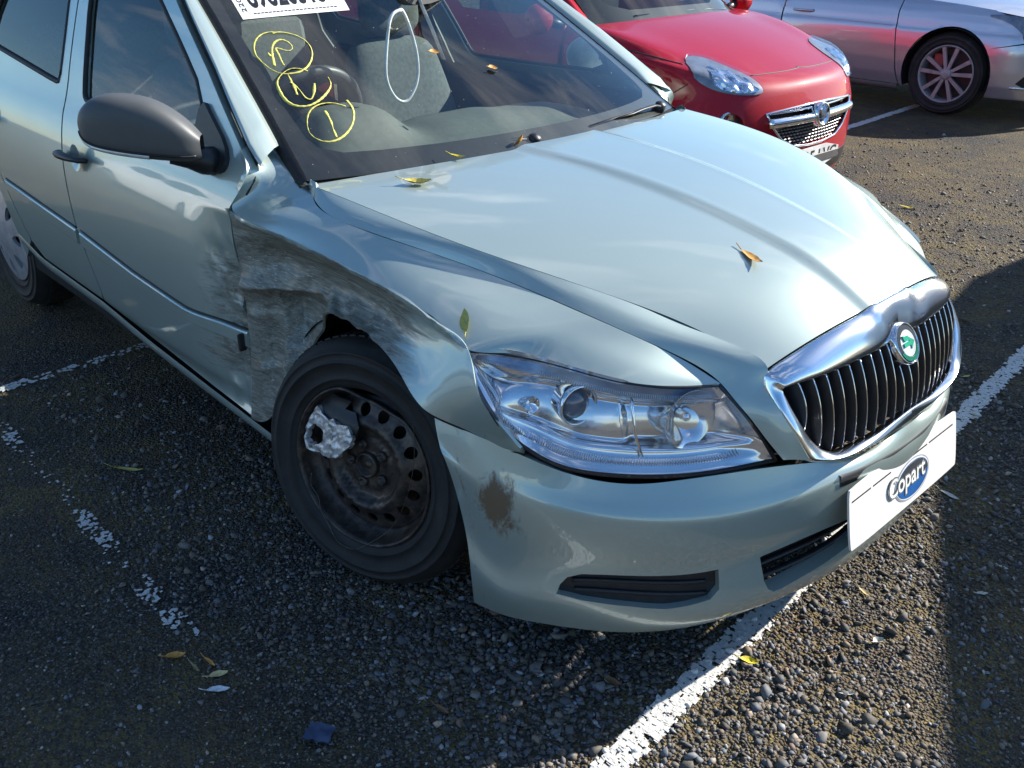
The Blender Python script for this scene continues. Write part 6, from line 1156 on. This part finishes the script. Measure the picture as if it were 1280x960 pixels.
# ------------------------------------------------------------------ leaves and litter
def leaf_mat(name, c): 
    m, t, b = nodes(name); n = noiset(t, 160, 5, .7); t.links.new(ramp(t, n, [(.3, tuple(x*.45 for x in c)), (.5, c), (.75, tuple(min(1, x*1.25) for x in c))]), b.inputs['Base Color']); b.inputs['Roughness'].default_value = .6; return m
LY, LO, LB, LG, LP = leaf_mat('bright yellow leaf', (.62, .52, .03)), leaf_mat('orange leaf', (.55, .27, .05)), leaf_mat('brown leaf', (.20, .11, .05)), leaf_mat('yellow green leaf', (.42, .38, .09)), leaf_mat('pale dry leaf', (.50, .48, .42))
def leaf(loc, yaw, ln, wd, mat, label, curl=.25, pitch=0, roll=0, z0=.004, twist=.3, nrm=None):
    u = np.linspace(0, 1, 11); G = []
    for k in u:
        w_ = wd*.5*(math.sin(math.pi*min(1, k*.97+.02))**.8)*(1-.25*k); zc = curl*ln*(4*(k-.5)**2)*.35; row = []
        for j in (-1, -.5, 0, .5, 1):
            row.append(((k-.5)*ln, j*w_+.04*ln*math.sin(k*5), zc+abs(j)*w_*curl*1.2+twist*j*w_*(k-.5)+.02*wd*math.sin(k*17+j*4)))
        G.append(row)
    G = np.array(G); st_ = [(-.5*ln-.3*ln*q, .05*ln*q, zc0+.1*ln*q) for q, zc0 in zip((0, .5, 1), (G[0, 2, 2],)*3)]
    m = MB(); m.grid(G, flip=True); m.grid(G-[0, 0, .0007], flip=False); m.tube(st_, .0011, 5)
    V = np.array(m.V); V[:, 2] -= V[:, 2].min(); m.V = [tuple(v) for v in V]
    o = m.build('leaf', mat, None, label=label, cat='leaf', group='fallen leaves')
    q = Matrix.Rotation(yaw, 4, 'Z') @ Matrix.Rotation(pitch, 4, 'Y') @ Matrix.Rotation(roll, 4, 'X')
    if nrm is not None: q = Vector((0, 0, 1)).rotation_difference(Vector(nrm)).to_matrix().to_4x4() @ q
    o.matrix_world = Matrix.Translation((loc[0], loc[1], loc[2] if len(loc) > 2 else z0)) @ q; return o
leaf((-.07, -1.30), 1.1, .045, .024, LO, 'orange-brown curled leaf alone on the dark asphalt lower left', .5)
leaf((.0, -1.252), .2, .042, .010, LO, 'thin brown leaf above the pair of pale leaves lower left', .4)
leaf((.045, -1.256), 1.25, .042, .022, leaf_mat('tan leaf', (.60, .48, .22)), 'tan leaf touching a white leaf on the asphalt lower left', .2)
leaf((.085, -1.278), 1.0, .050, .020, leaf_mat('white leaf underside', (.66, .68, .68)), 'white pointed leaf just below the tan leaf lower left', .15)
leaf((-.005, -1.285), .1, .04, .008, leaf_mat('ochre stalk', (.32, .24, .10)), 'narrow ochre leaf left of the tan and white leaves', .6)
leaf((-.905, -1.045), .75, .095, .018, LG, 'long narrow green-yellow leaf near the middle of the left asphalt', .3)
leaf((.825, -.368), .5, .042, .024, LY, 'bright yellow leaf beside the white line below the bumper', .35)
leaf((.655, -.64), .3, .045, .020, LB, 'brown leaf in the shade left of the white line', .3)
leaf((.995, -.097), 1.3, .030, .022, LP, 'pale curled leaf among the sunlit stones', .7)
leaf((1.028, -.296), 1.0, .030, .012, LP, 'small pale leaf scrap low in the sunlit gravel', .5)
leaf((.888, .045), -.2, .036, .012, leaf_mat('straw leaf', (.50, .40, .18)), 'straw coloured leaf under the white board', .3)
leaf((.845, .632), -.1, .060, .019, LP, 'pale leaf on the shaded asphalt right of the white board', .15)
leaf((1.09, .255), .9, .030, .013, LP, 'small pale leaf low on the shaded asphalt at the right', .3)
leaf((1.085, .40), .2, .024, .012, LP, 'tiny pale leaf above the small one on the right asphalt', .3)
leaf((.35, 1.72), .3, .03, .02, LG, 'greenish leaf near the right frame edge above the line', .2)
leaf((.55, 1.45), 1.3, .035, .014, LG, 'yellow-green leaf on the right edge of the shaded asphalt', .2)
leaf((-.60, 3.40), .3, .10, .03, LY, 'yellow leaf far off on the sunlit gravel', .3)
leaf((.461, -.964), .2, .04, .014, LB, 'dull brown leaf on the dark stones below the wheel', .4)
def bz_(x, y):
    G = BON.G.reshape(-1, 3); i = np.argmin((G[:, 0]-x)**2+(G[:, 1]-y)**2); return float(G[i, 2])
leaf((-.10, -.535, bz_(-.10, -.535)+.001), .75, .065, .030, leaf_mat('yellow brown leaf', (.60, .48, .10)), 'yellow-brown leaf on the bonnet near the windscreen corner', .5, nrm=(.05, -.12, 1))
leaf((-.185, -.34, bz_(-.185, -.34)+.006), .4, .045, .016, LY, 'small yellow leaf at the bonnet edge below the glass', .4)
leaf((-.19, -.115, .962), .9, .035, .025, LO, 'small upright leaf by the wiper pivot', .6, pitch=-.9)
leaf((.600, -.205, bz_(.6, -.205)+.001), -.2, .065, .024, LO, 'orange leaf curled up in the middle of the bonnet', .28, nrm=(.1, -.05, 1))
leaf((.335, -.772, .800), 2.4, .052, .022, LG, 'yellow-green leaf stuck on the wing above the headlight', .15, nrm=(.25, -.62, .75))
P_, N_ = on_glass([(.43, .175), (.33, -.035)], .004)
for q, n_, lb in zip(P_, N_, ('brown leaf stuck to the middle of the windscreen', 'ochre leaf stuck on the windscreen towards its far side')): leaf(tuple(q), 1.4, .030, .022, LO, lb, .4, nrm=tuple(n_))
# blue scrap
m = MB(); g = np.random.default_rng(4); G = np.array([[(x, y, .012+.010*g.random()) for y in np.linspace(-.022, .022, 5)] for x in np.linspace(-.028, .028, 6)]); m.grid(G, flip=True); m.grid(G-[0, 0, .002], flip=False)
o = m.build('blue_scrap', plain('blue plastic', (.05, .075, .14), .5), None, label='crumpled dark blue plastic scrap on the asphalt at the bottom', cat='litter'); o.location = (.345, -1.19, 0); o.rotation_euler = (0, 0, .6)
# white loop of cable and white strip hanging inside the windscreen
m = MB(); q = np.array(D['loop']); q = np.concatenate([q, q[:1]]); k = np.linspace(0, 1, len(q)); m.tube(nspl(k, q, np.linspace(0, 1, 61)), .0048, 8)
o = m.build('cable_loop', plain('white plastic cable', (.80, .80, .78), .4), None, label='white cable loop hanging from the rear-view mirror', cat='cable')
m = MB(); m.tube(D['strap'], .009, 8, flat=.25); m.build('hanging_strap', plain('white strap', (.82, .82, .80), .5), None, label='straight white strap hanging right of the cable loop', cat='strap')
